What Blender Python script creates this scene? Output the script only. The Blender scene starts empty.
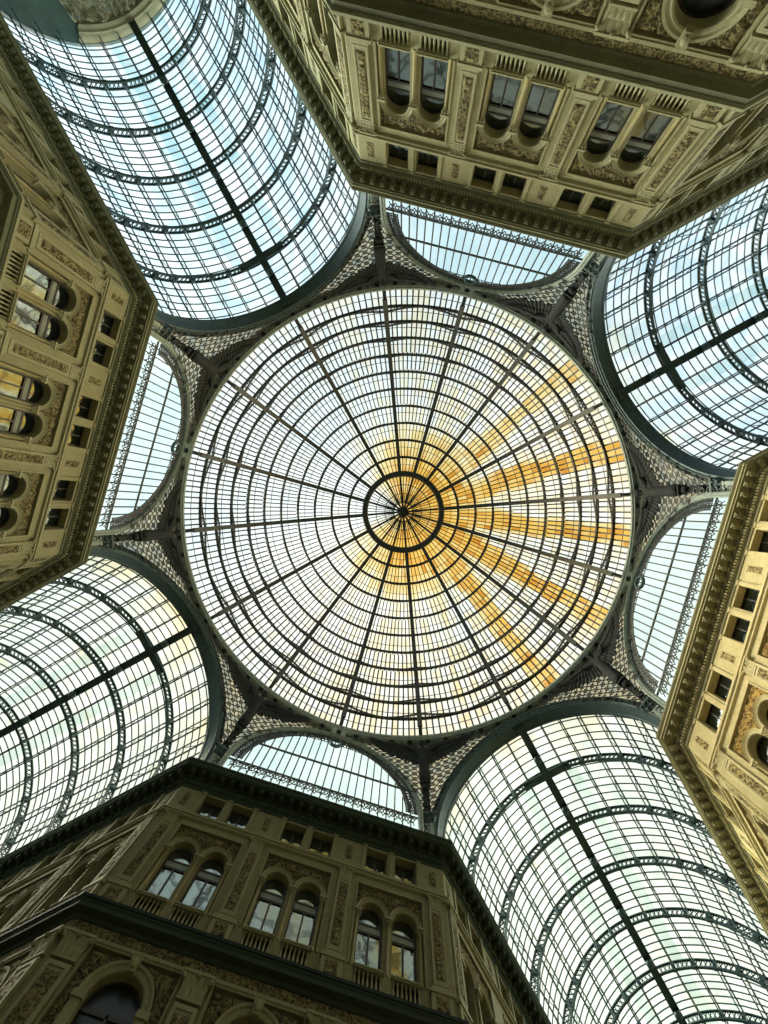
import bpy, math, random
from mathutils import Vector, Matrix, noise
random.seed(7)
PI = math.pi
S = bpy.context.scene
COL = S.collection
rad = math.radians

# ------------------------------------------------------------------ camera (solved from the photograph)
PHI = 1.0678909; RX, RY = 0.005329, 0.046280; CX, CY, CZ = 0.156451, -0.281158, 1.6; FPX = 440.0
def _rodr(v):
    th = v.length; return Matrix.Rotation(th, 3, v.normalized())
Rc = _rodr(Vector((RX, RY, 0)))
Rz = Matrix.Rotation(PHI, 3, 'Z')
A3 = Rz.transposed() @ Rc.transposed()
ex, ey, ez = A3 @ Vector((1, 0, 0)), A3 @ Vector((0, 1, 0)), A3 @ Vector((0, 0, 1))
cam_loc = Rz.transposed() @ Vector((CX, CY, 0)); cam_loc.z = CZ
cd = bpy.data.cameras.new('camera'); cam = bpy.data.objects.new('camera', cd); COL.objects.link(cam)
M = Matrix((ex, -ey, -ez)).transposed().to_4x4(); M.translation = cam_loc
cam.matrix_world = M
cd.sensor_fit = 'HORIZONTAL'; cd.sensor_width = 36; cd.lens = 36 * FPX / 768
cd.clip_end = 500
S.camera = cam
def project(P):
    q = Rc @ (Rz @ Vector(P) - Vector((CX, CY, CZ)))
    if q.z <= 0.1: return (-9999, -9999)
    return (384 + FPX * q.x / q.z, 512 + FPX * q.y / q.z)
def inframe(P, m=0):
    u, v = project(P); return -m <= u <= 768 + m and -m <= v <= 1024 + m
def imgdir(u, v):            # horizontal direction given as seen in the photo -> building frame
    return Rz.transposed() @ Vector((u, v, 0))

# ------------------------------------------------------------------ materials
def newmat(name):
    m = bpy.data.materials.new(name); m.use_nodes = True
    nt = m.node_tree; nt.nodes.clear()
    return m, nt, nt.nodes, nt.links
def N(ns, t, **k):
    n = ns.new(t)
    for a, b in k.items(): setattr(n, a, b)
    return n
def mathn(nt, op, a, b=None, c=None):
    n = nt.nodes.new('ShaderNodeMath'); n.operation = op
    for i, x in enumerate((a, b, c)):
        if x is None: continue
        if isinstance(x, (int, float)): n.inputs[i].default_value = x
        else: nt.links.new(x, n.inputs[i])
    return n.outputs[0]
def mixc(nt, f, a, b, mode='MIX'):
    n = nt.nodes.new('ShaderNodeMix'); n.data_type = 'RGBA'; n.blend_type = mode
    for s, x in ((n.inputs[0], f), (n.inputs[6], a), (n.inputs[7], b)):
        if isinstance(x, (int, float)): s.default_value = x
        elif isinstance(x, tuple): s.default_value = (*x, 1)
        else: nt.links.new(x, s)
    return n.outputs[2]
def noisen(nt, vec, scale, detail=4, rough=.6, dist=0):
    n = nt.nodes.new('ShaderNodeTexNoise'); n.inputs['Scale'].default_value = scale
    n.inputs['Detail'].default_value = detail; n.inputs['Roughness'].default_value = rough; n.inputs['Distortion'].default_value = dist
    if vec is not None: nt.links.new(vec, n.inputs['Vector'])
    return n.outputs['Fac']
def ramp(nt, f, p0, p1):
    n = nt.nodes.new('ShaderNodeMapRange'); n.inputs[1].default_value = p0; n.inputs[2].default_value = p1
    nt.links.new(f, n.inputs[0]); return n.outputs[0]
def geo_pos(nt):
    return nt.nodes.new('ShaderNodeNewGeometry').outputs['Position']

def stone(name, c0, c1, bump=.15, scale=1.2, rough=.8, fine=9, ornament=False, oc=None):
    m, nt, ns, L = newmat(name)
    p = geo_pos(nt)
    f = ramp(nt, noisen(nt, p, scale, 6, .65), .3, .7)
    col = mixc(nt, f, c0, c1)
    g = noisen(nt, p, fine, 5, .7)
    col = mixc(nt, ramp(nt, g, .3, .75), mixc(nt, 1.0, col, (.72, .70, .62), 'MULTIPLY'), col)
    h = g
    if ornament:
        v = ns.new('ShaderNodeTexVoronoi'); v.inputs['Scale'].default_value = 5.5; v.feature = 'SMOOTH_F1'
        n2 = ns.new('ShaderNodeTexNoise'); n2.inputs['Scale'].default_value = 4; n2.inputs['Distortion'].default_value = 2.5; n2.inputs['Detail'].default_value = 3
        L.new(p, v.inputs['Vector']); L.new(p, n2.inputs['Vector'])
        k = ramp(nt, n2.outputs['Fac'], .42, .58)
        col = mixc(nt, k, oc, col)
        h = mathn(nt, 'ADD', n2.outputs['Fac'], v.outputs['Distance'])
    b = ns.new('ShaderNodeBump'); b.inputs['Strength'].default_value = bump; b.inputs['Distance'].default_value = .06
    L.new(h, b.inputs['Height'])
    d = ns.new('ShaderNodeBsdfPrincipled'); d.inputs['Roughness'].default_value = rough; d.inputs['Specular IOR Level'].default_value = .25
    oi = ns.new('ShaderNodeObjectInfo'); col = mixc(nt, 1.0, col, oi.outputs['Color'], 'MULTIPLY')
    L.new(col, d.inputs['Base Color']); L.new(b.outputs[0], d.inputs['Normal'])
    o = ns.new('ShaderNodeOutputMaterial'); L.new(d.outputs[0], o.inputs[0])
    return m
LIGHT_TINT = {0: (.32, .34, .29, 1), 1: (.58, .62, .60, 1), 2: (.60, .64, .60, 1), 3: (1.28, 1.22, 1.08, 1)}  # sun and shade of each facade put into its stone colour
CORNICE_LIGHT_TINT = {0: (.08, .13, .12, 1), 1: (.55, .62, .60, 1), 2: (.55, .62, .60, 1), 3: (1.0, .98, .85, 1)}  # cornices likewise: lit and shaded sides painted in as colour
M_STONE = stone('cream_stucco', (.62, .56, .34), (.52, .46, .27))
M_TRIM = stone('pale_trim_stone', (.70, .64, .42), (.60, .54, .34), fine=14)
M_CORN = stone('grey_olive_cornice_stone', (.36, .34, .22), (.27, .26, .17), bump=.3, fine=12)
M_ORN = stone('carved_ornament', (.60, .50, .25), (.48, .38, .18), bump=.8, ornament=True, oc=(.10, .075, .035))
M_GOLD = stone('carved_ornament_gold', (.66, .47, .16), (.50, .34, .11), bump=.8, ornament=True, oc=(.15, .10, .035))
M_COLN = stone('yellow_marble', (.64, .53, .26), (.54, .43, .20), bump=.05, rough=.5)
M_RELIEF = stone('tympanum_relief', (.42, .40, .26), (.33, .27, .14), bump=1.0, scale=.5, ornament=True, oc=(.10, .13, .10))
M_TEAL = stone('teal_plaster', (.07, .12, .11), (.045, .085, .08), bump=.1)

def iron(name, c0, c1, rough=.55, metallic=.2):
    m, nt, ns, L = newmat(name)
    p = geo_pos(nt)
    col = mixc(nt, ramp(nt, noisen(nt, p, 3, 4), .35, .65), c0, c1)
    d = ns.new('ShaderNodeBsdfPrincipled'); d.inputs['Roughness'].default_value = rough; d.inputs['Metallic'].default_value = metallic
    L.new(col, d.inputs['Base Color'])
    o = ns.new('ShaderNodeOutputMaterial'); L.new(d.outputs[0], o.inputs[0])
    return m
M_IRON = iron('painted_iron', (.050, .090, .090), (.032, .062, .066))
M_IRON2 = iron('painted_iron_dome', (.055, .065, .058), (.035, .045, .042))
M_RING = iron('ring_beam_paint', (.36, .42, .36), (.24, .30, .27), rough=.75, metallic=0)
M_BRONZE = iron('dark_bronze', (.014, .021, .019), (.009, .013, .013), rough=.85, metallic=0)
M_WOOD = iron('dark_window_wood', (.030, .022, .016), (.02, .016, .012), rough=.5, metallic=0)
M_BOARD = iron('grey_transom_board', (.22, .25, .20), (.17, .20, .16), rough=.6, metallic=0)

def pane_random(nt):
    uv = nt.nodes.new('ShaderNodeUVMap'); uv.uv_map = 'pane'
    w = nt.nodes.new('ShaderNodeTexWhiteNoise'); w.noise_dimensions = '2D'
    nt.links.new(uv.outputs[0], w.inputs['Vector'])
    return w.outputs['Value'], uv.outputs[0]
def glass_finish(nt, col, milk=.05):
    ns, L = nt.nodes, nt.links
    t = ns.new('ShaderNodeBsdfTransparent'); L.new(col, t.inputs[0])
    r = ns.new('ShaderNodeBsdfTranslucent'); L.new(col, r.inputs[0])
    mx = ns.new('ShaderNodeMixShader'); mx.inputs[0].default_value = milk
    L.new(t.outputs[0], mx.inputs[1]); L.new(r.outputs[0], mx.inputs[2])
    o = ns.new('ShaderNodeOutputMaterial'); L.new(mx.outputs[0], o.inputs[0])
def vault_glass(name, clean, dirty, stain, warm, seed):
    m, nt, ns, L = newmat(name)
    rnd, uv = pane_random(nt)
    p = geo_pos(nt)
    cl = ramp(nt, noisen(nt, p, .35 + .01 * seed, 3, .5, 1.0), .40, .68)
    col = mixc(nt, cl, clean, dirty)
    # stain: near the crossing arch and along the strips beside the crown
    sep = ns.new('ShaderNodeSeparateXYZ'); L.new(uv, sep.inputs[0])
    e = ramp(nt, sep.outputs[0], 6.0, 0.0)            # first panes from the crossing
    e = mathn(nt, 'MULTIPLY', e, ramp(nt, noisen(nt, p, .33, 2, .5), .40, .62))
    s2 = mathn(nt, 'MULTIPLY', ramp(nt, noisen(nt, p, .5, 2), .58, .75), warm)
    st = mathn(nt, 'MAXIMUM', mathn(nt, 'MULTIPLY', e, .4 + .6 * min(1, warm * 1.6)), s2)
    col = mixc(nt, st, col, stain)
    # shade of a raised ridge (not built) tinted into the strips outside the crown strip
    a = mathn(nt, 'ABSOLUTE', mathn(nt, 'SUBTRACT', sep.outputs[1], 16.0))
    ridge_shade = mathn(nt, 'MULTIPLY', mathn(nt, 'GREATER_THAN', a, 2.1), mathn(nt, 'LESS_THAN', a, 3.2))
    ridge_shade = mathn(nt, 'MULTIPLY', ridge_shade, mathn(nt, 'GREATER_THAN', sep.outputs[0], 6.2))
    col = mixc(nt, mathn(nt, 'MULTIPLY', ridge_shade, .65), col, mixc(nt, 1.0, col, (.62, .76, .72), 'MULTIPLY'))
    v = mathn(nt, 'ADD', mathn(nt, 'MULTIPLY', rnd, .16), .88)
    col = mixc(nt, 1.0, col, mathcol(nt, v), 'MULTIPLY')
    glass_finish(nt, col)
    return m
def mathcol(nt, v):
    n = nt.nodes.new('ShaderNodeCombineColor')
    for i in range(3): nt.links.new(v, n.inputs[i])
    return n.outputs[0]
G_VAULT = {
    2: vault_glass('vault_glass_blue', (.95, .99, 1.0), (.62, .84, .92), (.80, .88, .78), .10, 1),
    3: vault_glass('vault_glass_blue_warm', (.94, .98, 1.0), (.64, .82, .92), (.98, .82, .30), .05, 5),
    1: vault_glass('vault_glass_amber', (1.0, .99, .92), (.86, .88, .76), (.98, .78, .36), .40, 9),
    0: vault_glass('vault_glass_pale', (.95, 1.0, .95), (.74, .86, .80), (.97, .84, .52), .32, 3)}
def dome_glass():
    m, nt, ns, L = newmat('dome_glass')
    uvn = ns.new('ShaderNodeUVMap'); uvn.uv_map = 'pane'; su = ns.new('ShaderNodeSeparateXYZ'); L.new(uvn.outputs[0], su.inputs[0])
    oi = ns.new('ShaderNodeObjectInfo')
    def rndn(a, b_, k):
        cv = ns.new('ShaderNodeCombineXYZ'); L.new(mathn(nt, 'ADD', a, k), cv.inputs[0])
        if b_ is not None: L.new(b_, cv.inputs[1])
        L.new(mathn(nt, 'MULTIPLY', oi.outputs['Random'], 91.0), cv.inputs[2])
        w = ns.new('ShaderNodeTexWhiteNoise'); w.noise_dimensions = '3D'; L.new(cv.outputs[0], w.inputs['Vector']); return w.outputs['Value']
    rnd = rndn(su.outputs[0], su.outputs[1], 0.0)
    colr = rndn(su.outputs[0], None, 3.3)                       # one value per column of panes
    p = geo_pos(nt)
    sp = ns.new('ShaderNodeSeparateXYZ'); L.new(p, sp.inputs[0])
    r = mathn(nt, 'SQRT', mathn(nt, 'ADD', mathn(nt, 'POWER', mathn(nt, 'ABSOLUTE', sp.outputs[0]), 2), mathn(nt, 'POWER', mathn(nt, 'ABSOLUTE', sp.outputs[1]), 2)))
    a = mathn(nt, 'ARCTAN2', sp.outputs[1], sp.outputs[0])
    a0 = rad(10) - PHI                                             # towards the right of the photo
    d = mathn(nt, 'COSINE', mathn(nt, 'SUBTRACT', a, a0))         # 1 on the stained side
    side = ramp(nt, d, .42, .95)
    wob = mathn(nt, 'MULTIPLY', mathn(nt, 'SUBTRACT', noisen(nt, p, .10, 1), .5), 7.0)
    dist = mathn(nt, 'ABSOLUTE', mathn(nt, 'ADD', mathn(nt, 'SUBTRACT', su.outputs[0], 7.0), wob))
    wide = mathn(nt, 'ADD', 1.9, mathn(nt, 'MULTIPLY', ramp(nt, r, 15.5, 5.0), 6.5))
    b = mathn(nt, 'SUBTRACT', 1.0, mathn(nt, 'DIVIDE', dist, wide))
    b = ramp(nt, b, -.05, .45)
    k1 = mathn(nt, 'ADD', mathn(nt, 'MULTIPLY', colr, .5), mathn(nt, 'MULTIPLY', rnd, .55))
    arm = mathn(nt, 'MULTIPLY', mathn(nt, 'MULTIPLY', b, side), mathn(nt, 'ADD', k1, .25))
    core = mathn(nt, 'MULTIPLY', ramp(nt, r, 11.0, 4.6), ramp(nt, d, -.95, .20))
    core = mathn(nt, 'MULTIPLY', core, mathn(nt, 'ADD', mathn(nt, 'MULTIPLY', k1, .8), .45))
    s = mathn(nt, 'MINIMUM', mathn(nt, 'MAXIMUM', arm, core), 1.0)
    faint = mathn(nt, 'MULTIPLY', ramp(nt, mathn(nt, 'ADD', mathn(nt, 'MULTIPLY', noisen(nt, p, .5, 4, .7), .7), mathn(nt, 'MULTIPLY', k1, .3)), .42, .62), .75)
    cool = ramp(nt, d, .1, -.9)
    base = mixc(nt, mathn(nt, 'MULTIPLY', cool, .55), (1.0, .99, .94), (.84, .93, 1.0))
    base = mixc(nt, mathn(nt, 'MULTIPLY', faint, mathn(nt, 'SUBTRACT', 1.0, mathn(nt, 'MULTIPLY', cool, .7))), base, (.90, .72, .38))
    fade = ramp(nt, noisen(nt, p, .55, 3, .6), .30, .55)
    s = mathn(nt, 'MULTIPLY', s, mathn(nt, 'ADD', mathn(nt, 'MULTIPLY', fade, .55), .45))
    amber = mixc(nt, mathn(nt, 'MULTIPLY', rnd, rnd), (.96, .60, .13), (.60, .22, .02))
    col = mixc(nt, ramp(nt, s, .02, .18), base, (.97, .80, .40))
    col = mixc(nt, ramp(nt, s, .12, .55), col, amber)
    v = mathn(nt, 'ADD', mathn(nt, 'MULTIPLY', rnd, .14), .90)
    col = mixc(nt, 1.0, col, mathcol(nt, v), 'MULTIPLY')
    glass_finish(nt, col)
    return m
G_DOME = dome_glass()
def plain_glass(name, c, c2, scale=.3, milk=.08, rv=.06):
    m, nt, ns, L = newmat(name)
    rnd, uv = pane_random(nt)
    col = mixc(nt, ramp(nt, noisen(nt, geo_pos(nt), scale, 3), .35, .7), c, c2)
    v = mathn(nt, 'ADD', mathn(nt, 'MULTIPLY', rnd, rv), 1 - rv)
    col = mixc(nt, 1.0, col, mathcol(nt, v), 'MULTIPLY')
    glass_finish(nt, col, milk)
    return m
G_LUN = plain_glass('lunette_glass', (.80, .91, .91), (.66, .82, .82))
G_PEND = plain_glass('spandrel_glass', (.58, .50, .33), (.30, .33, .28), 1.2, .05, .2)
def window_glass():
    m, nt, ns, L = newmat('wavy_window_glass')
    p = geo_pos(nt)
    n = ns.new('ShaderNodeTexNoise'); n.inputs['Scale'].default_value = 1.6; n.inputs['Detail'].default_value = 1.0; L.new(p, n.inputs['Vector'])
    b = ns.new('ShaderNodeBump'); b.inputs['Strength'].default_value = .07; b.inputs['Distance'].default_value = .1; L.new(n.outputs['Fac'], b.inputs['Height'])
    g = ns.new('ShaderNodeBsdfGlossy'); g.inputs['Roughness'].default_value = .06; g.inputs['Color'].default_value = (.40, .50, .46, 1); L.new(b.outputs[0], g.inputs['Normal'])
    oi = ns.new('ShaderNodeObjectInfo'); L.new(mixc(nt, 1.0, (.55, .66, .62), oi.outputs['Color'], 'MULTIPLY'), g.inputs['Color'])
    d = ns.new('ShaderNodeBsdfDiffuse'); d.inputs[0].default_value = (.012, .018, .018, 1)
    mx = ns.new('ShaderNodeMixShader'); mx.inputs[0].default_value = .42
    L.new(d.outputs[0], mx.inputs[1]); L.new(g.outputs[0], mx.inputs[2])
    o = ns.new('ShaderNodeOutputMaterial'); L.new(mx.outputs[0], o.inputs[0])
    return m
G_WIN = window_glass()
def dark_void():
    m, nt, ns, L = newmat('unlit_interior')
    d = ns.new('ShaderNodeBsdfPrincipled'); d.inputs['Roughness'].default_value = .3
    f = noisen(nt, geo_pos(nt), 1.5)
    L.new(mixc(nt, f, (.004, .007, .006), (.012, .016, .012)), d.inputs['Base Color'])
    o = ns.new('ShaderNodeOutputMaterial'); L.new(d.outputs[0], o.inputs[0])
    return m
M_VOID = dark_void()
def marble():
    m, nt, ns, L = newmat('marble_mosaic_floor')
    p = geo_pos(nt)
    c = ns.new('ShaderNodeTexChecker'); c.inputs['Scale'].default_value = .5; L.new(p, c.inputs['Vector'])
    c.inputs[1].default_value = (.22, .20, .15, 1); c.inputs[2].default_value = (.14, .13, .10, 1)
    col = mixc(nt, noisen(nt, p, 4), c.outputs[0], (.20, .18, .14))
    d = ns.new('ShaderNodeBsdfPrincipled'); d.inputs['Roughness'].default_value = .35; L.new(col, d.inputs['Base Color'])
    o = ns.new('ShaderNodeOutputMaterial'); L.new(d.outputs[0], o.inputs[0])
    return m
M_FLOOR = marble()

# ------------------------------------------------------------------ mesh helpers
class MB:
    def __init__(s): s.v = []; s.f = []; s.uv = []; s.mi = []; s.sm = False
    def quad(s, a, b, c, d, uv=None, mi=0):
        i = len(s.v); s.v += [tuple(a), tuple(b), tuple(c), tuple(d)]; s.f.append((i, i + 1, i + 2, i + 3)); s.uv.append(uv); s.mi.append(mi)
    def add(s, vs, fs, mi=0):
        i = len(s.v); s.v += [tuple(x) for x in vs]
        for f in fs: s.f.append(tuple(i + k for k in f)); s.uv.append(None); s.mi.append(mi)
    def box(s, x0, x1, y0, y1, z0, z1, mi=0):
        s.add([(x0, y0, z0), (x1, y0, z0), (x1, y1, z0), (x0, y1, z0), (x0, y0, z1), (x1, y0, z1), (x1, y1, z1), (x0, y1, z1)],
              [(0, 3, 2, 1), (4, 5, 6, 7), (0, 1, 5, 4), (1, 2, 6, 5), (2, 3, 7, 6), (3, 0, 4, 7)], mi)
    def taper(s, x0, x1, y0, y1, z0, z1, ex, ey, mi=0):      # box whose top grows by ex (both sides) and ey (front only)
        s.add([(x0, y0, z0), (x1, y0, z0), (x1, y1, z0), (x0, y1, z0), (x0 - ex, y0, z1), (x1 + ex, y0, z1), (x1 + ex, y1 + ey, z1), (x0 - ex, y1 + ey, z1)],
              [(0, 3, 2, 1), (4, 5, 6, 7), (0, 1, 5, 4), (1, 2, 6, 5), (2, 3, 7, 6), (3, 0, 4, 7)], mi)
    def bar(s, p, q, w, h, up=(0, 0, 1), caps=True, mi=0):
        p, q = Vector(p), Vector(q); d = q - p
        if d.length < 1e-5: return
        d.normalize(); up = Vector(up)
        sx = d.cross(up)
        if sx.length < 1e-3: sx = d.cross(Vector((1, 0.1, 0)))
        sx.normalize(); sy = sx.cross(d).normalized()
        a = sx * w / 2; b = sy * h / 2
        vs = [p - a - b, p + a - b, p + a + b, p - a + b, q - a - b, q + a - b, q + a + b, q - a + b]
        fs = [(0, 1, 5, 4), (1, 2, 6, 5), (2, 3, 7, 6), (3, 0, 4, 7)]
        if caps: fs += [(0, 3, 2, 1), (4, 5, 6, 7)]
        s.add(vs, fs, mi)
    def path(s, pts, w, h, ups, closed=False):      # continuous strip bar; ups = vector per point
        n = len(pts); base = len(s.v); P = [Vector(p) for p in pts]
        for i in range(n):
            a = P[(i - 1) % n] if (closed or i > 0) else P[i]; b = P[(i + 1) % n] if (closed or i < n - 1) else P[i]
            d = (b - a).normalized(); u = Vector(ups[i] if isinstance(ups, list) else ups)
            sx = d.cross(u).normalized(); sy = sx.cross(d).normalized(); x = sx * w / 2; y = sy * h / 2
            s.v += [tuple(P[i] - x - y), tuple(P[i] + x - y), tuple(P[i] + x + y), tuple(P[i] - x + y)]
        for i in range(n if closed else n - 1):
            j = (i + 1) % n
            for k in range(4):
                l = (k + 1) % 4
                s.f.append((base + 4 * i + k, base + 4 * i + l, base + 4 * j + l, base + 4 * j + k)); s.uv.append(None); s.mi.append(0)
    def lathe(s, c, prof, n=8):                    # prof [(r,z)] about vertical axis through c
        base = len(s.v)
        for r, z in prof:
            for k in range(n):
                t = 2 * PI * k / n; s.v.append((c[0] + r * math.cos(t), c[1] + r * math.sin(t), c[2] + z))
        for i in range(len(prof) - 1):
            for k in range(n):
                l = (k + 1) % n
                s.f.append((base + i * n + k, base + i * n + l, base + (i + 1) * n + l, base + (i + 1) * n + k)); s.uv.append(None); s.mi.append(0)
    def archsweep(s, xc, zc, prof, a0=0, a1=PI, n=20, stilt=0):       # prof [(r,y)] swept along an arch in the xz plane
        st = []
        if stilt: st.append((a0, -stilt))
        for i in range(n + 1): st.append((a0 + (a1 - a0) * i / n, 0))
        if stilt: st.append((a1, -stilt))
        base = len(s.v); m = len(prof)
        for a, dz in st:
            for r, y in prof: s.v.append((xc + r * math.cos(a), y, zc + r * math.sin(a) + dz))
        for i in range(len(st) - 1):
            for k in range(m - 1):
                s.f.append((base + i * m + k, base + i * m + k + 1, base + (i + 1) * m + k + 1, base + (i + 1) * m + k)); s.uv.append(None); s.mi.append(0)
    def ball(s, c, r, n=6, m=4, sc=(1, 1, 1)):
        base = len(s.v)
        for i in range(m + 1):
            t = PI * i / m
            for k in range(n):
                f = 2 * PI * k / n
                s.v.append((c[0] + r * sc[0] * math.sin(t) * math.cos(f), c[1] + r * sc[1] * math.sin(t) * math.sin(f), c[2] + r * sc[2] * math.cos(t)))
        for i in range(m):
            for k in range(n):
                l = (k + 1) % n
                s.f.append((base + i * n + k, base + i * n + l, base + (i + 1) * n + l, base + (i + 1) * n + k)); s.uv.append(None); s.mi.append(0)
    def mesh(s, name, mats, smooth=False):
        me = bpy.data.meshes.new(name); me.from_pydata(s.v, [], s.f)
        for m in (mats if isinstance(mats, (list, tuple)) else [mats]): me.materials.append(m)
        if any(u is not None for u in s.uv):
            l = me.uv_layers.new(name='pane')
            for p, u in zip(me.polygons, s.uv):
                u = u or (0, 0)
                for li in p.loop_indices: l.data[li].uv = u
        if any(s.mi): me.polygons.foreach_set('material_index', s.mi)
        if smooth: me.polygons.foreach_set('use_smooth', [True] * len(me.polygons))
        me.update(); return me

CUR = [(1, 1, 1, 1)]
def link(name, data, parent=None, m=None):
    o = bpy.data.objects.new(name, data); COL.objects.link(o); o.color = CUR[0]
    if parent is not None: o.parent = parent
    if m is not None: o.matrix_local = m
    return o
def tag(o, label=None, cat=None, group=None, kind=None):
    if label and len(label.split()) > 16: print('LONG', label)
    if label: o['label'] = label
    if cat: o['category'] = cat
    if group: o['group'] = group
    if kind or label: o['kind'] = kind or 'thing'
    return o
def empty(name, m):
    o = bpy.data.objects.new(name, None); o.empty_display_size = .3; COL.objects.link(o); o.matrix_world = m; return o
def frame(m_ang, dist, x=0, z=0, y=0):
    """matrix of a facade frame: x along the wall, y towards the hall, z up; the wall plane lies at 'dist' in direction m_ang"""
    n = Vector((math.cos(m_ang), math.sin(m_ang), 0)); t = Vector((-n.y, n.x, 0))
    return Matrix.Translation(n * (dist - y) + t * x + Vector((0, 0, z))) @ Matrix.Rotation(m_ang + PI / 2, 4, 'Z')
REFLECT_TINT = [(1, 1, 1, 1)]
class Kit:
    """parts of one kind of thing as (name, mesh, local matrix, children)"""
    def __init__(s, name): s.name = name; s.parts = []
    def add(s, name, mesh, m=None, kids=()): s.parts.append((name, mesh, m, kids)); return s
    def place(s, m, label, cat, group=None):
        r = empty(s.name, m); tag(r, label, cat, group)
        for name, me, lm, kids in s.parts:
            p = link(name, me, r, lm)
            if me.materials[0] == G_WIN: p.color = REFLECT_TINT[0]
            for kn, km, klm in kids: link(kn, km, p, klm)
        return r

# ------------------------------------------------------------------ plan of the place
D = 18.25; W = 7.5; XC = D * math.sqrt(2) - W; HL = D - math.sqrt(2) * W      # corner wall distance, arm half width, mouth of the arm, half length of corner wall
ARM_END = {2: 43.4, 0: 48.3, 1: 48.3, 3: 48.3}
SIDE = {0: 'bottom', 1: 'left', 2: 'top', 3: 'right'}
BLK = {0: 'dark bottom facade', 1: 'left facade', 2: 'top facade', 3: 'golden right facade'}
BLKS = {0: 'dark bottom facade', 1: 'left facade', 2: 'top facade', 3: 'golden right facade'}
ARM = {0: 'lower right', 1: 'lower left', 2: 'upper left', 3: 'upper right'}
PITCH = 4.72
Z_BAL0, Z_SILL, Z_SPR, Z_PAN = 18.45, 19.5, 22.05, 23.42
WX = .81; WR = .60; WD = .42
Z_AT0, Z_AT1 = 24.42, 25.80
ZL_SPR, ZL_R = 15.82, .96

# facades: (key, m_ang, dist, bay centres, x range, label text, side list, isarm)
facs = []
for k in range(4):
    facs.append(dict(key='corner', k=k, ang=rad(45 + 90 * k), dist=D, bays=[-PITCH, 0, PITCH], x0=-HL, x1=HL, pil=[-7.02, -PITCH / 2, PITCH / 2, 7.02], where='the ' + BLKS[k]))
    for arm, sgn, mang in ((k, -1, rad(90 * k + 90)), ((k + 1) % 4, 1, rad(90 * k))):
        L_ = ARM_END[arm]
        cs = [XC + 2.75 + PITCH * i for i in range(6) if XC + 2.75 + PITCH * i + 2.4 < L_ + 2]
        pl = [XC + .48] + [c + PITCH / 2 for c in cs if c + PITCH / 2 < L_]
        a, b = sorted((sgn * XC, sgn * L_))
        facs.append(dict(key='arm', k=k, arm=arm, sgn=sgn, ang=mang, dist=W, bays=[sgn * c for c in cs if c + 1.9 < L_], x0=a, x1=b, pil=[sgn * c for c in pl],
                         where='%s arm wall by %s' % (ARM[arm], BLKS[k])))

# ------------------------------------------------------------------ walls
def rect_grid(mb, x0, x1, z0, z1, holes, y=0):
    xs = sorted({x0, x1, *[h[0] for h in holes], *[h[1] for h in holes]}); zs = sorted({z0, z1, *[h[2] for h in holes], *[h[3] for h in holes]})
    xs = [x for x in xs if x0 - 1e-6 <= x <= x1 + 1e-6]; zs = [z for z in zs if z0 - 1e-6 <= z <= z1 + 1e-6]
    for i in range(len(xs) - 1):
        for j in range(len(zs) - 1):
            cx, cz = (xs[i] + xs[i + 1]) / 2, (zs[j] + zs[j + 1]) / 2
            if any(h[0] < cx < h[1] and h[2] < cz < h[3] for h in holes): continue
            mb.quad((xs[i], y, zs[j]), (xs[i + 1], y, zs[j]), (xs[i + 1], y, zs[j + 1]), (xs[i], y, zs[j + 1]))
def reveal(mb, h, y0, y1):
    x0, x1, z0, z1 = h
    mb.quad((x0, y0, z0), (x0, y1, z0), (x0, y1, z1), (x0, y0, z1)); mb.quad((x1, y0, z0), (x1, y1, z0), (x1, y1, z1), (x1, y0, z1))
    mb.quad((x0, y0, z0), (x1, y0, z0), (x1, y1, z0), (x0, y1, z0)); mb.quad((x0, y0, z1), (x1, y0, z1), (x1, y1, z1), (x0, y1, z1))
def arched_panel(mb, x0, x1, z0, z1, y, ops, depth):
    cur = x0
    for xc, r, zb, zs in sorted(ops):
        mb.quad((cur, y, z0), (xc - r, y, z0), (xc - r, y, z1), (cur, y, z1)); cur = xc + r
        if zb > z0: mb.quad((xc - r, y, z0), (xc + r, y, z0), (xc + r, y, zb), (xc - r, y, zb))
        n = 16; pts = [(xc - r * math.cos(PI * i / n), zs + r * math.sin(PI * i / n)) for i in range(n + 1)]
        for a, b in zip(pts, pts[1:]):
            mb.quad((a[0], y, a[1]), (b[0], y, b[1]), (b[0], y, z1), (a[0], y, z1))
            mb.quad((a[0], y, a[1]), (b[0], y, b[1]), (b[0], y - depth, b[1]), (a[0], y - depth, a[1]))
        for sx in (-1, 1):
            mb.quad((xc + sx * r, y, zb), (xc + sx * r, y, zs), (xc + sx * r, y - depth, zs), (xc + sx * r, y - depth, zb))
        mb.quad((xc - r, y, zb), (xc + r, y, zb), (xc + r, y - depth, zb), (xc - r, y - depth, zb))
    mb.quad((cur, y, z0), (x1, y, z0), (x1, y, z1), (cur, y, z1))
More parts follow.
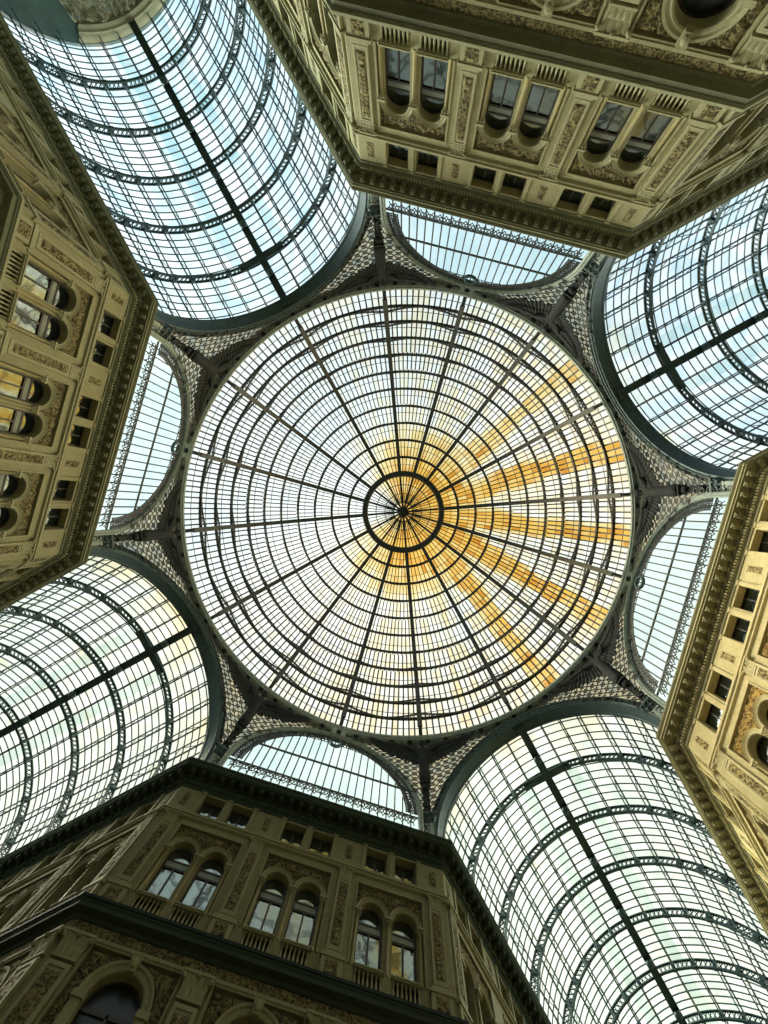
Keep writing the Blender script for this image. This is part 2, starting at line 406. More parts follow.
def relief_grid(mb, x0, x1, zlow, zhigh, y, amp, step=.07, seed=0, sc=3.2):
    nx = max(2, int((x1 - x0) / step)); base = None; nz_ = max(2, int((max(zhigh(x0), zhigh((x0 + x1) / 2)) - min(zlow(x0), zlow((x0 + x1) / 2), zlow(x0 + .9 * (x1 - x0)))) / step))
    idx = []; b = len(mb.v)
    for i in range(nx + 1):
        x = x0 + (x1 - x0) * i / nx; a, c = zlow(x), zhigh(x)
        for j in range(nz_ + 1):
            z = a + (c - a) * j / nz_
            edge = i in (0, nx) or j in (0, nz_)
            q = Vector((abs(x) * sc, z * sc, seed)); q += noise.noise_vector(q * .7) * .9
            h = 0 if edge else amp * (.5 + .5 * math.sin(6 * noise.noise(q) * 2.2))
            mb.v.append((x, y + h, z))
    for i in range(nx):
        for j in range(nz_):
            s0 = b + i * (nz_ + 1) + j
            mb.f.append((s0, s0 + nz_ + 1, s0 + nz_ + 2, s0 + 1)); mb.uv.append(None); mb.mi.append(0)

sp = MB()
def zl(x):
    z = Z_SPR - .25
    for c in (-WX, WX):
        if abs(x - c) < .80: z = max(z, Z_SPR + math.sqrt(.80 ** 2 - (x - c) ** 2))
    return z
relief_grid(sp, -1.60, 1.60, zl, lambda x: Z_PAN - .06, -.13, .09, seed=1)
ME_SPAN = sp.mesh('carved_spandrel', M_ORN, True)
ME_SPAN_G = sp.mesh('carved_spandrel_gold', M_GOLD, True)
sl = MB()
def zl2(x):
    z = ZL_SPR - 1.2
    return max(z, ZL_SPR + math.sqrt(1.24 ** 2 - x * x)) if abs(x) < 1.24 else z
relief_grid(sl, -1.68, 1.68, zl2, lambda x: 17.12, -.13, .12, seed=4, sc=2.6)
ME_LSPAN = sl.mesh('carved_lower_spandrel', M_ORN, True)
ap = MB(); relief_grid(ap, -.12, .12, lambda x: 24.75, lambda x: 25.5, .03, .04, seed=8); ap.box(-.17, .17, -.01, .02, 24.66, 25.58)
ME_ATP = ap.mesh('attic_carved_panel', M_ORN)

def build_wall(F):
    mb = MB(); holes = []
    for c in F['bays']:
        holes += [(c - 1.64, c + 1.64, Z_SILL, Z_PAN), (c - 1.72, c + 1.72, 12.2, 17.18)]
        holes += [(c + s * WX - .59, c + s * WX + .59, Z_AT0, Z_AT1) for s in (-1, 1)] + [(c + s * WX - .60, c + s * WX + .60, 18.64, 19.38) for s in (-1, 1)]
    rect_grid(mb, F['x0'], F['x1'], 0, 26.6, holes)
    for c in F['bays']:
        reveal(mb, (c - 1.64, c + 1.64, Z_SILL, Z_PAN), 0, -.15); reveal(mb, (c - 1.72, c + 1.72, 12.2, 17.18), 0, -.15)
        for s in (-1, 1): reveal(mb, (c + s * WX - .60, c + s * WX + .60, 18.64, 19.38), 0, -.4)
        for s in (-1, 1): reveal(mb, (c + s * WX - .59, c + s * WX + .59, Z_AT0, Z_AT1), 0, -.5)
        arched_panel(mb, c - 1.64, c + 1.64, Z_SILL, Z_PAN, -.15, [(c - WX, WR, Z_SILL, Z_SPR), (c + WX, WR, Z_SILL, Z_SPR)], WD)
        arched_panel(mb, c - 1.72, c + 1.72, 12.2, 17.18, -.15, [(c, ZL_R, 12.9, ZL_SPR)], .38)
        # thin frame moulding round the recessed panels
        for (xa, xb, za, zb) in ((c - 1.64, c + 1.64, Z_SILL, Z_PAN), (c - 1.72, c + 1.72, 12.2, 17.18)):
            mb.box(xa - .09, xa, -.02, .05, za, zb + .09); mb.box(xb, xb + .09, -.02, .05, za, zb + .09); mb.box(xa, xb, -.02, .05, zb, zb + .09)
        # attic pilaster strips beside the windows
        for x in (c - 1.52, c, c + 1.52):
            mb.box(x - .10, x + .10, -.01, .07, Z_AT0 - .1, Z_AT1 + .05)
            mb.box(x - .14, x + .14, -.01, .10, Z_AT1 + .02, Z_AT1 + .12); mb.box(x - .14, x + .14, -.01, .10, Z_AT0 - .18, Z_AT0 - .08)
    nm = 'wall_' + (SIDE[F['k']] if F['key'] == 'corner' else ARM[F['arm']].replace(' ', '_') + '_arm_' + SIDE[F['k']] + '_side')
    o = link(nm, mb.mesh(nm, M_STONE)); o.matrix_world = frame(F['ang'], F['dist'])
    tag(o, ('stucco wall of ' + F['where']), 'wall', kind='structure')
    F['wall'] = o
    for c in F['bays']:
        if seen(F, c, 23):
            link('carved_spandrel', ME_SPAN_G if F['k'] == 3 and F['key'] == 'corner' else ME_SPAN, o, Matrix.Translation((c, 0, 0)))
        if seen(F, c, 17): link('carved_spandrel', ME_LSPAN, o, Matrix.Translation((c, 0, 0)))
    for x in F['pil']:
        for dx in (0,):
            if seen(F, x, 25): link('carved_panel', ME_ATP, o, Matrix.Translation((x + dx, 0, 0)))
def wpt(F, x, z): return frame(F['ang'], F['dist'], x, z).translation
def seen(F, x, z, m=25):
    if F['key'] == 'arm' and abs(x) > 46: return False
    return inframe(wpt(F, x, z), m) or inframe(wpt(F, x + .7, z), 5) or inframe(wpt(F, x - .7, z), 5)
for F in facs:
    CUR[0] = LIGHT_TINT[F['k']]; build_wall(F)

# ------------------------------------------------------------------ kits for facade things (local: x along, y to the hall, z up; origin at world z = 0)
def arched_window_kit():
    K = Kit('arched_window')
    a = MB(); a.archsweep(0, Z_SPR, [(WR, -.15), (WR, -.05), (WR + .05, -.02), (WR + .10, -.06), (WR + .16, -.01), (WR + .20, .03), (WR + .205, -.15)], n=20)
    K.add('archivolt', a.mesh('archivolt', M_TRIM, False))
    f = MB(); yf = -.15 - WD + .06
    f.archsweep(0, Z_SPR, [(WR, yf + .05), (WR - .08, yf + .05), (WR - .08, yf)], n=16)
    for s in (-1, 1): f.box(s * (WR - .04) - .04, s * (WR - .04) + .04, yf, yf + .05, Z_SILL, Z_SPR)
    f.box(-.04, .04, yf, yf + .05, Z_SILL, Z_SPR - .55); f.box(-WR, WR, yf, yf + .05, Z_SILL, Z_SILL + .1)
    f.box(-WR, WR, yf, yf + .06, Z_SPR - .60, Z_SPR - .50); f.box(-WR, WR, yf, yf + .06, Z_SPR - .22, Z_SPR - .13)
    K.add('frame', f.mesh('window_frame', M_WOOD))
    b = MB(); b.box(-WR + .08, WR - .08, yf - .01, yf + .03, Z_SPR - .50, Z_SPR - .22)
    K.add('transom_board', b.mesh('transom_board', M_BOARD))
    g = MB(); y = yf - .0
    n = 14; pts = [(WR * math.cos(PI * i / n), Z_SPR + WR * math.sin(PI * i / n)) for i in range(n + 1)]
    vs = [(WR, y, Z_SILL), *[(x, y, z) for x, z in pts], (-WR, y, Z_SILL)]
    g.add(vs, [tuple(range(len(vs)))])
    K.add('pane', g.mesh('window_pane', G_WIN))
    return K
K_WIN = arched_window_kit()
def attic_kit():
    K = Kit('attic_window'); f = MB(); y = -.46
    for x in (-.56, 0, .56): f.box(x - .035, x + .035, y, y + .05, Z_AT0, Z_AT1)
    for z in (Z_AT0 + .03, Z_AT1 - .03): f.box(-.59, .59, y, y + .05, z - .03, z + .03)
    K.add('frame', f.mesh('attic_frame', M_WOOD))
    g = MB(); g.quad((-.59, y, Z_AT0), (.59, y, Z_AT0), (.59, y, Z_AT1), (-.59, y, Z_AT1)); K.add('pane', g.mesh('attic_pane', G_WIN))
    return K
K_ATT = attic_kit()
def col_mesh(full):
    m = MB()
    m.lathe((0, -.10, 0), [(.13, Z_SILL), (.13, Z_SILL + .12), (.09, Z_SILL + .18), (.095, 20.6), (.08, Z_SPR - .34), (.11, Z_SPR - .30)], 10)
    c = MB(); c.lathe((0, -.10, 0), [(.10, Z_SPR - .32), (.12, Z_SPR - .22), (.17, Z_SPR - .10)], 8); c.box(-.19, .19, -.24, .10, Z_SPR - .10, Z_SPR)
    for s in (-1, 1):
        for z in (.24, .14): c.ball((s * .13, .03, Z_SPR - z), .05)
    c.ball((0, .06, Z_SPR - .2), .05)
    return m.mesh('shaft', M_COLN, True), c.mesh('capital', M_TRIM)
shaft, capi = col_mesh(True)
K_COL = Kit('half_column').add('shaft', shaft).add('capital', capi)
def balus_kit():
    K = Kit('balustrade'); r = MB(); r.box(-.62, .62, -.10, .16, 19.36, 19.50); r.box(-.66, .66, -.12, .20, 19.42, 19.48)
    K.add('rail', r.mesh('rail', M_TRIM))
    q = MB(); q.quad((-.6, -.38, 18.6), (.6, -.38, 18.6), (.6, -.38, 19.4), (-.6, -.38, 19.4)); K.add('shade_backing', q.mesh('balustrade_shade_backing', M_VOID))  # near-black sheet painted in for the shade behind the balusters
    p = MB(); p.box(-.62, .62, -.08, .14, 18.42, 18.66); K.add('plinth', p.mesh('plinth', M_TRIM))
    b = MB(); b.lathe((0, .03, 0), [(.05, 18.66), (.05, 18.72), (.025, 18.76), (.06, 18.90), (.045, 19.02), (.022, 19.18), (.035, 19.26), (.05, 19.30), (.05, 19.36)], 8)
    me = b.mesh('baluster', M_TRIM, True)
    for i in range(7): K.add('baluster', me, Matrix.Translation((-.54 + .18 * i, 0, 0)))
    return K
K_BAL = balus_kit()
bk = MB(); bk.box(-1, 1, 0, .001, 0, 1)
def capital_mesh(w, z0, z1, y, name):
    c = MB(); h = z1 - z0
    c.box(-w * 1.45, w * 1.45, 0, y * 2.3, z0 + h * .88, z1); c.box(-w * 1.12, w * 1.12, 0, y * 1.3, z0 - .05, z0 + .02)
    nx, nz = 26, 16                                  # flaring bell carved with two rows of leaves
    b = len(c.v)
    for i in range(nx + 1):
        for j in range(nz + 1):
            u = i / nx * 2 - 1; t = j / nz
            fl = 1 + .35 * t ** 2
            row = 0 if t < .5 else 1
            tt = (t - .5 * row) / .5
            leaf = abs(math.cos(PI * (u * 2 + .5 * row))) ** .6 * math.sin(min(1, tt * 1.05) * PI * .62) ** 1.2
            edge = 1 if 0 < i < nx else 0
            c.v.append((u * w * fl, y * (1 + .7 * t ** 2) + edge * .38 * y * leaf + .01 * math.sin(40 * u), z0 + h * .9 * t))
    for i in range(nx):
        for j in range(nz):
            a = b + i * (nz + 1) + j; c.f.append((a, a + nz + 1, a + nz + 2, a + 1)); c.uv.append(None); c.mi.append(0)
    for s in (-1, 1):
        c.taper(s * w - .01, s * w + .01, 0, y, z0, z0 + h * .88, .02, y * .6)
        for q in range(3): c.ball((s * w * (1.28 - .1 * q), y * 1.75, z0 + h * (.78 - .05 * q)), h * (.12 - .03 * q), 8, 5)
    c.ball((0, y * 2.2, z0 + h * .86), h * .1, 8, 5)
    return c.mesh(name, M_TRIM)
def pil_kit():
    K = Kit('carved_pilaster')
    s = MB(); s.box(-.33, .33, -.01, .10, 19.66, 23.32); s.box(-.38, .38, -.01, .15, Z_SILL, 19.66); s.box(-.33, -.24, .10, .13, 19.72, 23.28); s.box(.24, .33, .10, .13, 19.72, 23.28)
    s.box(-.24, .24, .10, .13, 19.72, 19.82); s.box(-.24, .24, .10, .13, 23.18, 23.28)
    K.add('shaft', s.mesh('pilaster_shaft', M_TRIM))
    o = MB(); relief_grid(o, -.20, .20, lambda x: 19.95, lambda x: 23.05, .105, .06, .06, 3, 4); K.add('carved_panel', o.mesh('pilaster_carving', M_ORN, True))
    K.add('capital', capital_mesh(.32, 23.34, 23.86, .11, 'pilaster_capital'))
    p = MB(); p.box(-.46, .46, -.01, .17, 18.42, 19.36); p.box(-.52, .52, -.02, .22, 19.36, 19.50); p.box(-.5, .5, -.02, .2, 18.42, 18.6)
    r = MB(); relief_grid(r, -.28, .28, lambda x: 18.72, lambda x: 19.28, .175, .06, .06, 5, 5)
    K.add('pedestal', p.mesh('pedestal', M_TRIM), None, (('rosette', r.mesh('rosette', M_ORN, True), None),))
    return K
K_PIL = pil_kit()
def lpil_kit():
    K = Kit('lower_pilaster')
    s = MB(); s.box(-.42, .42, -.01, .13, 9.0, 16.3); s.box(-.42, -.30, .13, .17, 9.1, 16.25); s.box(.30, .42, .13, .17, 9.1, 16.25); s.box(-.3, .3, .13, .17, 16.12, 16.25)
    K.add('shaft', s.mesh('lower_shaft', M_TRIM))
    o = MB(); relief_grid(o, -.27, .27, lambda x: 11.0, lambda x: 16.0, .135, .07, .08, 6, 3.2); K.add('carved_panel', o.mesh('lower_carving', M_ORN, True))
    K.add('capital', capital_mesh(.42, 16.44, 17.26, .13, 'lower_capital'))
    return K
K_LPIL = lpil_kit()
def lwin_kit():
    K = Kit('round_arched_window'); r = ZL_R
    a = MB(); a.archsweep(0, ZL_SPR, [(r, -.15), (r, -.05), (r + .06, -.01), (r + .10, -.06), (r + .2, -.05), (r + .24, .01), (r + .33, .03), (r + .34, -.15)], n=24)
    for s in (-1, 1): a.box(s * (r + .18) - .22, s * (r + .18) + .22, -.16, .08, ZL_SPR - .22, ZL_SPR)
    K.add('archivolt', a.mesh('lower_archivolt', M_TRIM))
    for s in (-1, 1):
        j = MB(); j.box(s * (r + .17) - .17, s * (r + .17) + .17, -.16, .02, 12.3, ZL_SPR - .22)
        K.add('jamb', j.mesh('jamb', M_TRIM))
    k = MB(); k.taper(-.13, .13, -.15, .10, ZL_SPR + r - .05, ZL_SPR + r + .40, .07, .08); k.ball((0, .14, ZL_SPR + r + .18), .13, 8, 6, (1, .8, 1.3))
    K.add('keystone', k.mesh('keystone', M_TRIM))
    g = MB(); y = -.50; n = 18; pts = [(r * math.cos(PI * i / n), ZL_SPR + r * math.sin(PI * i / n)) for i in range(n + 1)]
    vs = [(r, y, 12.9), *[(x, y, z) for x, z in pts], (-r, y, 12.9)]; g.add(vs, [tuple(range(len(vs)))])
    K.add('pane', g.mesh('dark_pane', M_VOID))
    f = MB(); f.box(-.05, .05, y, y + .06, 12.9, ZL_SPR); f.box(-r, r, y, y + .06, ZL_SPR - .15, ZL_SPR - .03); f.archsweep(0, ZL_SPR, [(r, y + .06), (r - .08, y + .06), (r - .08, y)], n=16)
    K.add('frame', f.mesh('lower_frame', M_WOOD))
    return K
K_LWIN = lwin_kit()

ORD = ['first', 'second', 'third', 'fourth', 'fifth', 'sixth']
def bayname(F, i):
    """where a bay is, in words"""
    k = F['k']
    if F['key'] == 'corner':
        if k in (0, 2): nm = {0: ('right', 'middle', 'left'), 2: ('left', 'middle', 'right')}[k][i]      # local x runs right-to-left at the bottom facade
        else: nm = {1: ('lower', 'middle', 'upper'), 3: ('upper', 'middle', 'lower')}[k][i]
        return '%s bay of %s' % (nm, F['where'])
    return '%s bay from dome, %s' % (ORD[i], F['where'])
def sidename(F, s):
    k = F['k']
    if F['key'] == 'corner':
        # local x direction in the photo
        t = Rz @ Vector((-math.sin(F['ang']), math.cos(F['ang']), 0)); t = t * s
        if k in (0, 2): return 'right' if t.x > 0 else 'left'
        return 'lower' if t.y > 0 else 'upper'
    return 'nearer' if s * F['sgn'] < 0 else 'farther'
def real_bay(F, i):
    # naming order for corner facades follows the photo, not the local x
    if F['key'] == 'corner':
        t = Rz @ Vector((-math.sin(F['ang']), math.cos(F['ang']), 0)); k = F['k']
        x = t.x if k in (0, 2) else t.y
        j = i if x > 0 else 2 - i
        nm = (('left', 'middle', 'right') if k in (0, 2) else ('upper', 'middle', 'lower'))[j]
        return '%s bay of %s' % (nm, F['where'])
    return bayname(F, i)
for F in facs:
    CUR[0] = LIGHT_TINT[F['k']]; g_ = {0: 1.15, 1: .42, 2: .62, 3: .45}[F['k']]; REFLECT_TINT[0] = (g_, g_, g_, 1)  # brightness of the pane reflections set by colour, facade by facade
    fr = lambda x, z=0: frame(F['ang'], F['dist'], x, z)
    for i, c in enumerate(F['bays']):
        bn = real_bay(F, i)
        for s in (-1, 1):
            x = c + s * WX; sn = sidename(F, s)
            if seen(F, x, 21) or seen(F, x, 22.4): K_WIN.place(fr(x), '%s arched window, %s' % (sn, bn), 'window', 'paired arched windows')
            if seen(F, x, 25): K_ATT.place(fr(x), '%s small attic window, %s' % (sn, bn), 'window', 'attic windows')
            if seen(F, x, 19): K_BAL.place(fr(x), '%s window balustrade, %s' % (sn, bn), 'balustrade', 'window balustrades')
            if seen(F, c + s * 1.52, 21.5): K_COL.place(fr(c + s * 1.52), '%s outer half column, %s' % (sn, bn), 'column', 'half columns between the windows')
        if seen(F, c, 21.5): K_COL.place(fr(c), 'half column between windows, %s' % bn, 'column', 'half columns between the windows')
        if seen(F, c, 16.6, 40): K_LWIN.place(fr(c), 'large dark lower arch, %s' % bn, 'window', 'large lower arched windows')
    P = F['pil'][:]
    if F['key'] == 'corner':
        t = Rz @ Vector((-math.sin(F['ang']), math.cos(F['ang']), 0)); xx = t.x if F['k'] in (0, 2) else t.y
        names = ['leftmost', 'second from left', 'third from left', 'rightmost'] if F['k'] in (0, 2) else ['uppermost', 'second from top', 'third from top', 'lowermost']
        if xx < 0: names = names[::-1]
        pn = ['%s of four on %s' % (n, F['where']) for n in names]
    else: pn = ['%s from dome, %s' % (ORD[i] if i < 6 else 'seventh', F['where']) for i in range(len(P))]
    for x, n in zip(P, pn):
        if seen(F, x, 21.5): K_PIL.place(fr(x), 'flat carved pilaster, %s' % n, 'pilaster', 'carved pilasters between the bays')
        if seen(F, x, 16.8, 15): K_LPIL.place(fr(x), 'leafy lower pilaster, %s' % n, 'pilaster', 'lower pilasters with leafy capitals')

# ------------------------------------------------------------------ cornices, one run per building block
def block_path(k, p):
    """plan points at projection p in front of the walls of block k: arm k end -> corner -> corner -> arm k+1 end"""
    a0 = rad(90 * k); R = Matrix.Rotation(a0, 3, 'Z')
    w = W - p; d = D - p; xc = d * math.sqrt(2) - w
    pts = [(ARM_END[k], w), (xc, w), (w, xc), (w, ARM_END[(k + 1) % 4])]
    return [R @ Vector((x, y, 0)) for x, y in pts]
def sweep_block(k, prof):
    mb = MB(); rows = [[(q.x, q.y, z) for q in block_path(k, p)] for p, z in prof]
    for a, b in zip(rows, rows[1:]):
        for i in range(3): mb.quad(a[i], a[i + 1], b[i + 1], b[i])
    return mb
def along(k, p, step, phase=.5):
    pts = block_path(k, p); out = []
    for i in range(3):
        a, b = pts[i], pts[i + 1]; L = (b - a).length; n = int(L / step); d = (b - a).normalized(); nrm = Vector((d.y, -d.x, 0))
        # normal towards the hall
        if nrm.dot(-(a + b) / 2 if i == 1 else Vector((0, 0, 0)) - (Matrix.Rotation(rad(90 * k + (90 if i == 0 else 0)), 3, 'Z') @ Vector((1, 0, 0)))) < 0: nrm = -nrm
        for j in range(n):
            out.append((a + d * L * (j + phase) / n, d, nrm, i))
    return out
mod = MB()
mod.box(-.13, .13, 0, .46, .10, .22); mod.box(-.13, .13, 0, .34, 0, .11); mod.ball((0, .36, .08), .09, 6, 4, (1.3, 1, 1)); mod.ball((0, .08, -.02), .10, 6, 4, (1.2, .8, 1))
ME_MOD = mod.mesh('modillion', M_CORN)
cup = MB(); cup.lathe((0, 0, 0), [(.13, 0), (.11, -.03), (.05, -.05), (.03, -.08)], 8)
ME_COF = cup.mesh('soffit_rosette', M_CORN)
for k in range(4):
    CUR[0] = CORNICE_LIGHT_TINT[k]
    root = empty('crowning_cornice', Matrix.Identity(4)); root.location = (0, 0, 0)
    tag(root, 'heavy bracketed crowning cornice on top of the %s' % BLKS[k], 'cornice')
    prof = [(-.02, 25.92), (.05, 25.95), (.05, 26.10), (.10, 26.13), (.12, 26.18), (.12, 26.36), (.24, 26.40), (.26, 26.44), (.26, 26.66), (.80, 26.70), (.80, 26.84), (.86, 26.88), (.86, 26.93), (.95, 27.04), (.95, 27.12), (-.5, 27.2)]
    link('profile', sweep_block(k, prof).mesh('cornice_profile', M_CORN), root)
    ft = MB()
    fil = sweep_block(k, [(.80, 26.83), (.87, 26.83), (.87, 26.88), (.80, 26.88)]); 
    link('fillet', fil.mesh('cornice_fillet', M_TRIM), root)
    dn = MB()
    for q, d, n, i in along(k, .12, .17):
        if inframe(q + Vector((0, 0, 26.2)), 10): dn.bar(q + Vector((0, 0, 26.18)) + n * .05, q + Vector((0, 0, 26.34)) + n * .05, .10, .10, n)
    link('dentil_band', dn.mesh('dentils', M_TRIM), root)
    cand = [(q, d, n) for q, d, n, i in along(k, .26, .58) if inframe(q + Vector((0, 0, 26.6)), 8)]
    cand.sort(key=lambda c: (c[0].length))
    rest = MB()
    for j, (q, d, n) in enumerate(cand):
        m = Matrix.Translation(q + Vector((0, 0, 26.44))) @ Matrix(((d.x, n.x, 0, 0), (d.y, n.y, 0, 0), (0, 0, 1, 0), (0, 0, 0, 1)))
        if j < 99: link('modillion', ME_MOD, root, m)
    # green-grey balcony cornice between the storeys
    r2 = empty('balcony_cornice', Matrix.Identity(4))
    tag(r2, 'projecting balcony cornice under the windows of the %s' % BLKS[k], 'cornice')
    link('slab', sweep_block(k, [(-.02, 17.76), (.10, 17.80), (.14, 17.94), (.42, 17.99), (.42, 18.16), (.47, 18.20), (.50, 18.38), (-.1, 18.43)]).mesh('balcony_slab', M_CORN), r2)
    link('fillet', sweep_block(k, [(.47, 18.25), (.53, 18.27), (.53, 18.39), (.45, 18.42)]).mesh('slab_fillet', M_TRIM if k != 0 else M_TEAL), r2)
    CUR[0] = LIGHT_TINT[k]
    link('carved_frieze', sweep_block(k, [(.03, 17.42), (.06, 17.45), (.06, 17.76)]).mesh('frieze', M_ORN), r2)
    link('architrave', sweep_block(k, [(-.01, 17.24), (.09, 17.27), (.09, 17.40), (.02, 17.43)]).mesh('architrave', M_TRIM), r2)
    r3 = empty('trim_%d' % (k + 5), Matrix.Identity(4))
    tag(r3, 'narrow moulded string course below the attic windows of the %s' % BLKS[k], 'moulding', kind='structure')
    link('moulding', sweep_block(k, [(-.01, 23.86), (.12, 23.90), (.12, 24.0), (.20, 24.04), (.20, 24.12), (.05, 24.18), (.05, 24.26), (-.01, 24.28)]).mesh('string', M_TRIM), r3)
    CUR[0] = CORNICE_LIGHT_TINT[k]
    r4 = link('trim_%d' % (k + 1), sweep_block(k, [(0, 26.6), (0, 27.19), (-.9, 27.19)]).mesh('parapet', M_CORN)); tag(r4, 'blocking course above the cornice of the %s' % BLKS[k], 'wall', kind='structure')

# ------------------------------------------------------------------ floor
CUR[0] = (1, 1, 1, 1)
f = MB(); f.quad((-60, -60, 0), (60, -60, 0), (60, 60, 0), (-60, 60, 0)); o = link('floor', f.mesh('floor', M_FLOOR)); tag(o, 'marble mosaic floor of the arcade', 'floor', kind='structure')

# ------------------------------------------------------------------ barrel vaults over the arms
VZ, VRI, VRG = 27.5, 7.42, 8.05
PURL = [rad(90 + 10.6 * i) for i in range(-8, 9)]
def V(x, a, r): return Vector((x, r * math.cos(a), VZ + r * math.sin(a)))
def lattice_arc(mb, P_in, P_out, n, wch, wb, up_fn, axis):
    """truss between two curves P_in(i), P_out(i), i = 0..n"""
    a = [P_in(i) for i in range(n + 1)]; b = [P_out(i) for i in range(n + 1)]
    mb.path(a, wch, .07, [up_fn(i) for i in range(n + 1)]); mb.path(b, wch, .07, [up_fn(i) for i in range(n + 1)])
    for i in range(n):
        mb.bar(a[i], b[i + 1], .055, .045, axis, False); mb.bar(b[i], a[i + 1], .055, .045, axis, False)
rib = MB(); n = 76
lattice_arc(rib, lambda i: V(0, PI * i / n, VRI), lambda i: V(0, PI * i / n, VRG - .12), n, .19, .05, lambda i: Vector((0, math.cos(PI * i / n), math.sin(PI * i / n))), Vector((1, 0, 0)))
ME_RIB = rib.mesh('vault_rib', M_IRON)
gu = MB()
gu.box(-.13, .13, -.14, .14, -.05, .5)
ME_GUS = gu.mesh('gusset', M_IRON)
_r = MB(); _r.ball((0, 0, 0), .07, 6, 4); ME_RIV = _r.mesh('rivet', M_BRONZE)
for arm in range(4):
    xe = ARM_END[arm]
    R4 = Matrix.Rotation(rad(90 * arm), 4, 'Z')
    root = empty('barrel_vault', R4)
    tag(root, 'long glazed iron barrel vault over the %s arm of the arcade' % ARM[arm], 'glass roof', 'glazed barrel vaults')
    x0 = 18.8
    ribs = [22.35 + 4.2 * i for i in range(8) if 22.35 + 4.2 * i < xe - .3]
    for x in ribs:
        r = link('rib', ME_RIB, root, Matrix.Translation((x, 0, 0)))
        for a in PURL[1:-1]:
            if a == PURL[8]: continue
            mm = Matrix.Translation(V(0, a, VRI)) @ Matrix.Rotation(a - PI / 2, 4, 'X')
            if inframe(R4 @ V(x, a, VRI), 5): link('gusset', ME_GUS, r, mm)
    for j, a in enumerate(PURL):
        p = MB()
        up = Vector((0, math.cos(a), math.sin(a)))
        p.bar(V(x0 - .1, a, VRI + .12), V(xe, a, VRI + .12), .075, .06, up, True); p.bar(V(x0 - .1, a, VRG - .03), V(xe, a, VRG - .03), .10, .07, up, True)
        nseg = int((xe - x0) / 1.05)
        for i in range(nseg):
            xa = x0 + (xe - x0) * i / nseg; xb = x0 + (xe - x0) * (i + 1) / nseg
            if i % 2: xa, xb = xb, xa
            p.bar(V(xa, a, VRI + .12), V(xb, a, VRG - .03), .035, .035, up, False)
        if inframe(R4 @ V(24, a, 7.5), 60) or inframe(R4 @ V(20, a, 7.5), 60): link('purlin', p.mesh('purlin', M_IRON), root)
    # crown walkway with pulleys
    c = MB(); c.box(x0 - .6, xe, -.28, .28, VZ + VRI - .16, VZ + VRI - .02)
    for s in (-1, 1): c.box(x0 - .6, xe, s * .25 - .03, s * .25 + .03, VZ + VRI - .3, VZ + VRI - .02)
    c.box(ribs[0] - .28, ribs[0] + .28, -1.9, 1.9, VZ + VRI - .1, VZ + VRI + .02)
    w = link('crown_walkway', c.mesh('crown_walkway', M_IRON), root)
    for i, x in enumerate(ribs):
        d = MB(); d.lathe((x - 1.6, 0, VZ + VRI - .62), [(.05, .46), (.06, .36), (.26, .30), (.30, .12), (.26, .0), (.01, -.05)], 10)
        if inframe(R4 @ Vector((x - 1.6, 0, VZ + VRI)), 5): link('pulley_housing', d.mesh('pulley_housing', M_IRON, True), w)
    # transverse glazing bars and glass
    nb = int(round((xe - x0) / .60)); g = MB(); t = MB(); na = 32
    for i in range(nb + 1):
        x = x0 + (xe - x0) * i / nb
        pts = [V(x, PI * j / na, VRG) for j in range(na + 1)]
        t.path(pts, .06, .06, [Vector((0, math.cos(PI * j / na), math.sin(PI * j / na))) for j in range(na + 1)])
    for i in range(nb):
        xa = x0 + (xe - x0) * i / nb; xb = x0 + (xe - x0) * (i + 1) / nb
        for j in range(na):
            a, b = PI * j / na, PI * (j + 1) / na
            g.quad(V(xa, a, VRG + .03), V(xb, a, VRG + .03), V(xb, b, VRG + .03), V(xa, b, VRG + .03), uv=(i + .5, j + .5))
    link('glazing_bars', t.mesh('glazing_bars', M_IRON), root)
    link('glass', g.mesh('vault_glass', G_VAULT[arm]), root)
    # portal arch at the crossing
    pr = [(VRI, 1.95), (VRI, 0)]
    A = MB()
    prof = [(VRG + .15, 18.95), (VRI + .02, 18.85), (VRI, 18.7), (VRI + .05, 18.65), (VRI + .05, 18.1), (VRI, 18.05), (VRI, 17.92), (VRI + .1, 17.88), (VRI + .14, 17.80), (VRI + .22, 17.80), (VRI + .26, 17.88), (7.86, 17.88), (7.90, 17.80), (7.98, 17.80), (8.02, 17.90), (8.2, 18.2)]
    nn = 48; base = 0; m_ = len(prof)
    for i in range(nn + 1):
        a = PI * i / nn
        for r, x in prof: A.v.append((x, r * math.cos(a), VZ + r * math.sin(a)))
    for i in range(nn):
        for q in range(m_ - 1):
            A.f.append((i * m_ + q, i * m_ + q + 1, (i + 1) * m_ + q + 1, (i + 1) * m_ + q)); A.uv.append(None); A.mi.append(0)
    ar = empty('portal_arch', R4); tag(ar, 'dark semicircular iron arch where the %s vault meets the dome' % ARM[arm], 'arch', 'iron arches around the crossing')
    link('arch_ring', A.mesh('portal_arch', M_IRON), ar)
    for i in range(1, 48):
        a = PI * i / 48
        link('rivet', ME_RIV, ar, Matrix.Translation((17.82, 7.76 * math.cos(a), VZ + 7.76 * math.sin(a))))
    st = MB()
    for s in (-1, 1): st.box(17.9, 18.8, s * (VRI + .3) - .3, s * (VRI + .3) + .3, 27.1, VZ + .1)
    link('footings', st.mesh('arch_feet', M_IRON), ar)
    # end wall with a tympanum
    ew = MB(); ew.quad((xe, -9, 0), (xe, 9, 0), (xe, 9, VZ), (xe, -9, VZ))
    pts = [(xe, 8.3 * math.cos(PI * i / 32), VZ + 8.3 * math.sin(PI * i / 32)) for i in range(33)]
    ew.add([(xe, 0, VZ)] + pts, [(0, i + 1, i + 2) for i in range(32)])
    o = link('wall_%s_arm_end' % ARM[arm].replace(' ', '_'), ew.mesh('end_wall', M_TEAL), None); o.matrix_world = R4
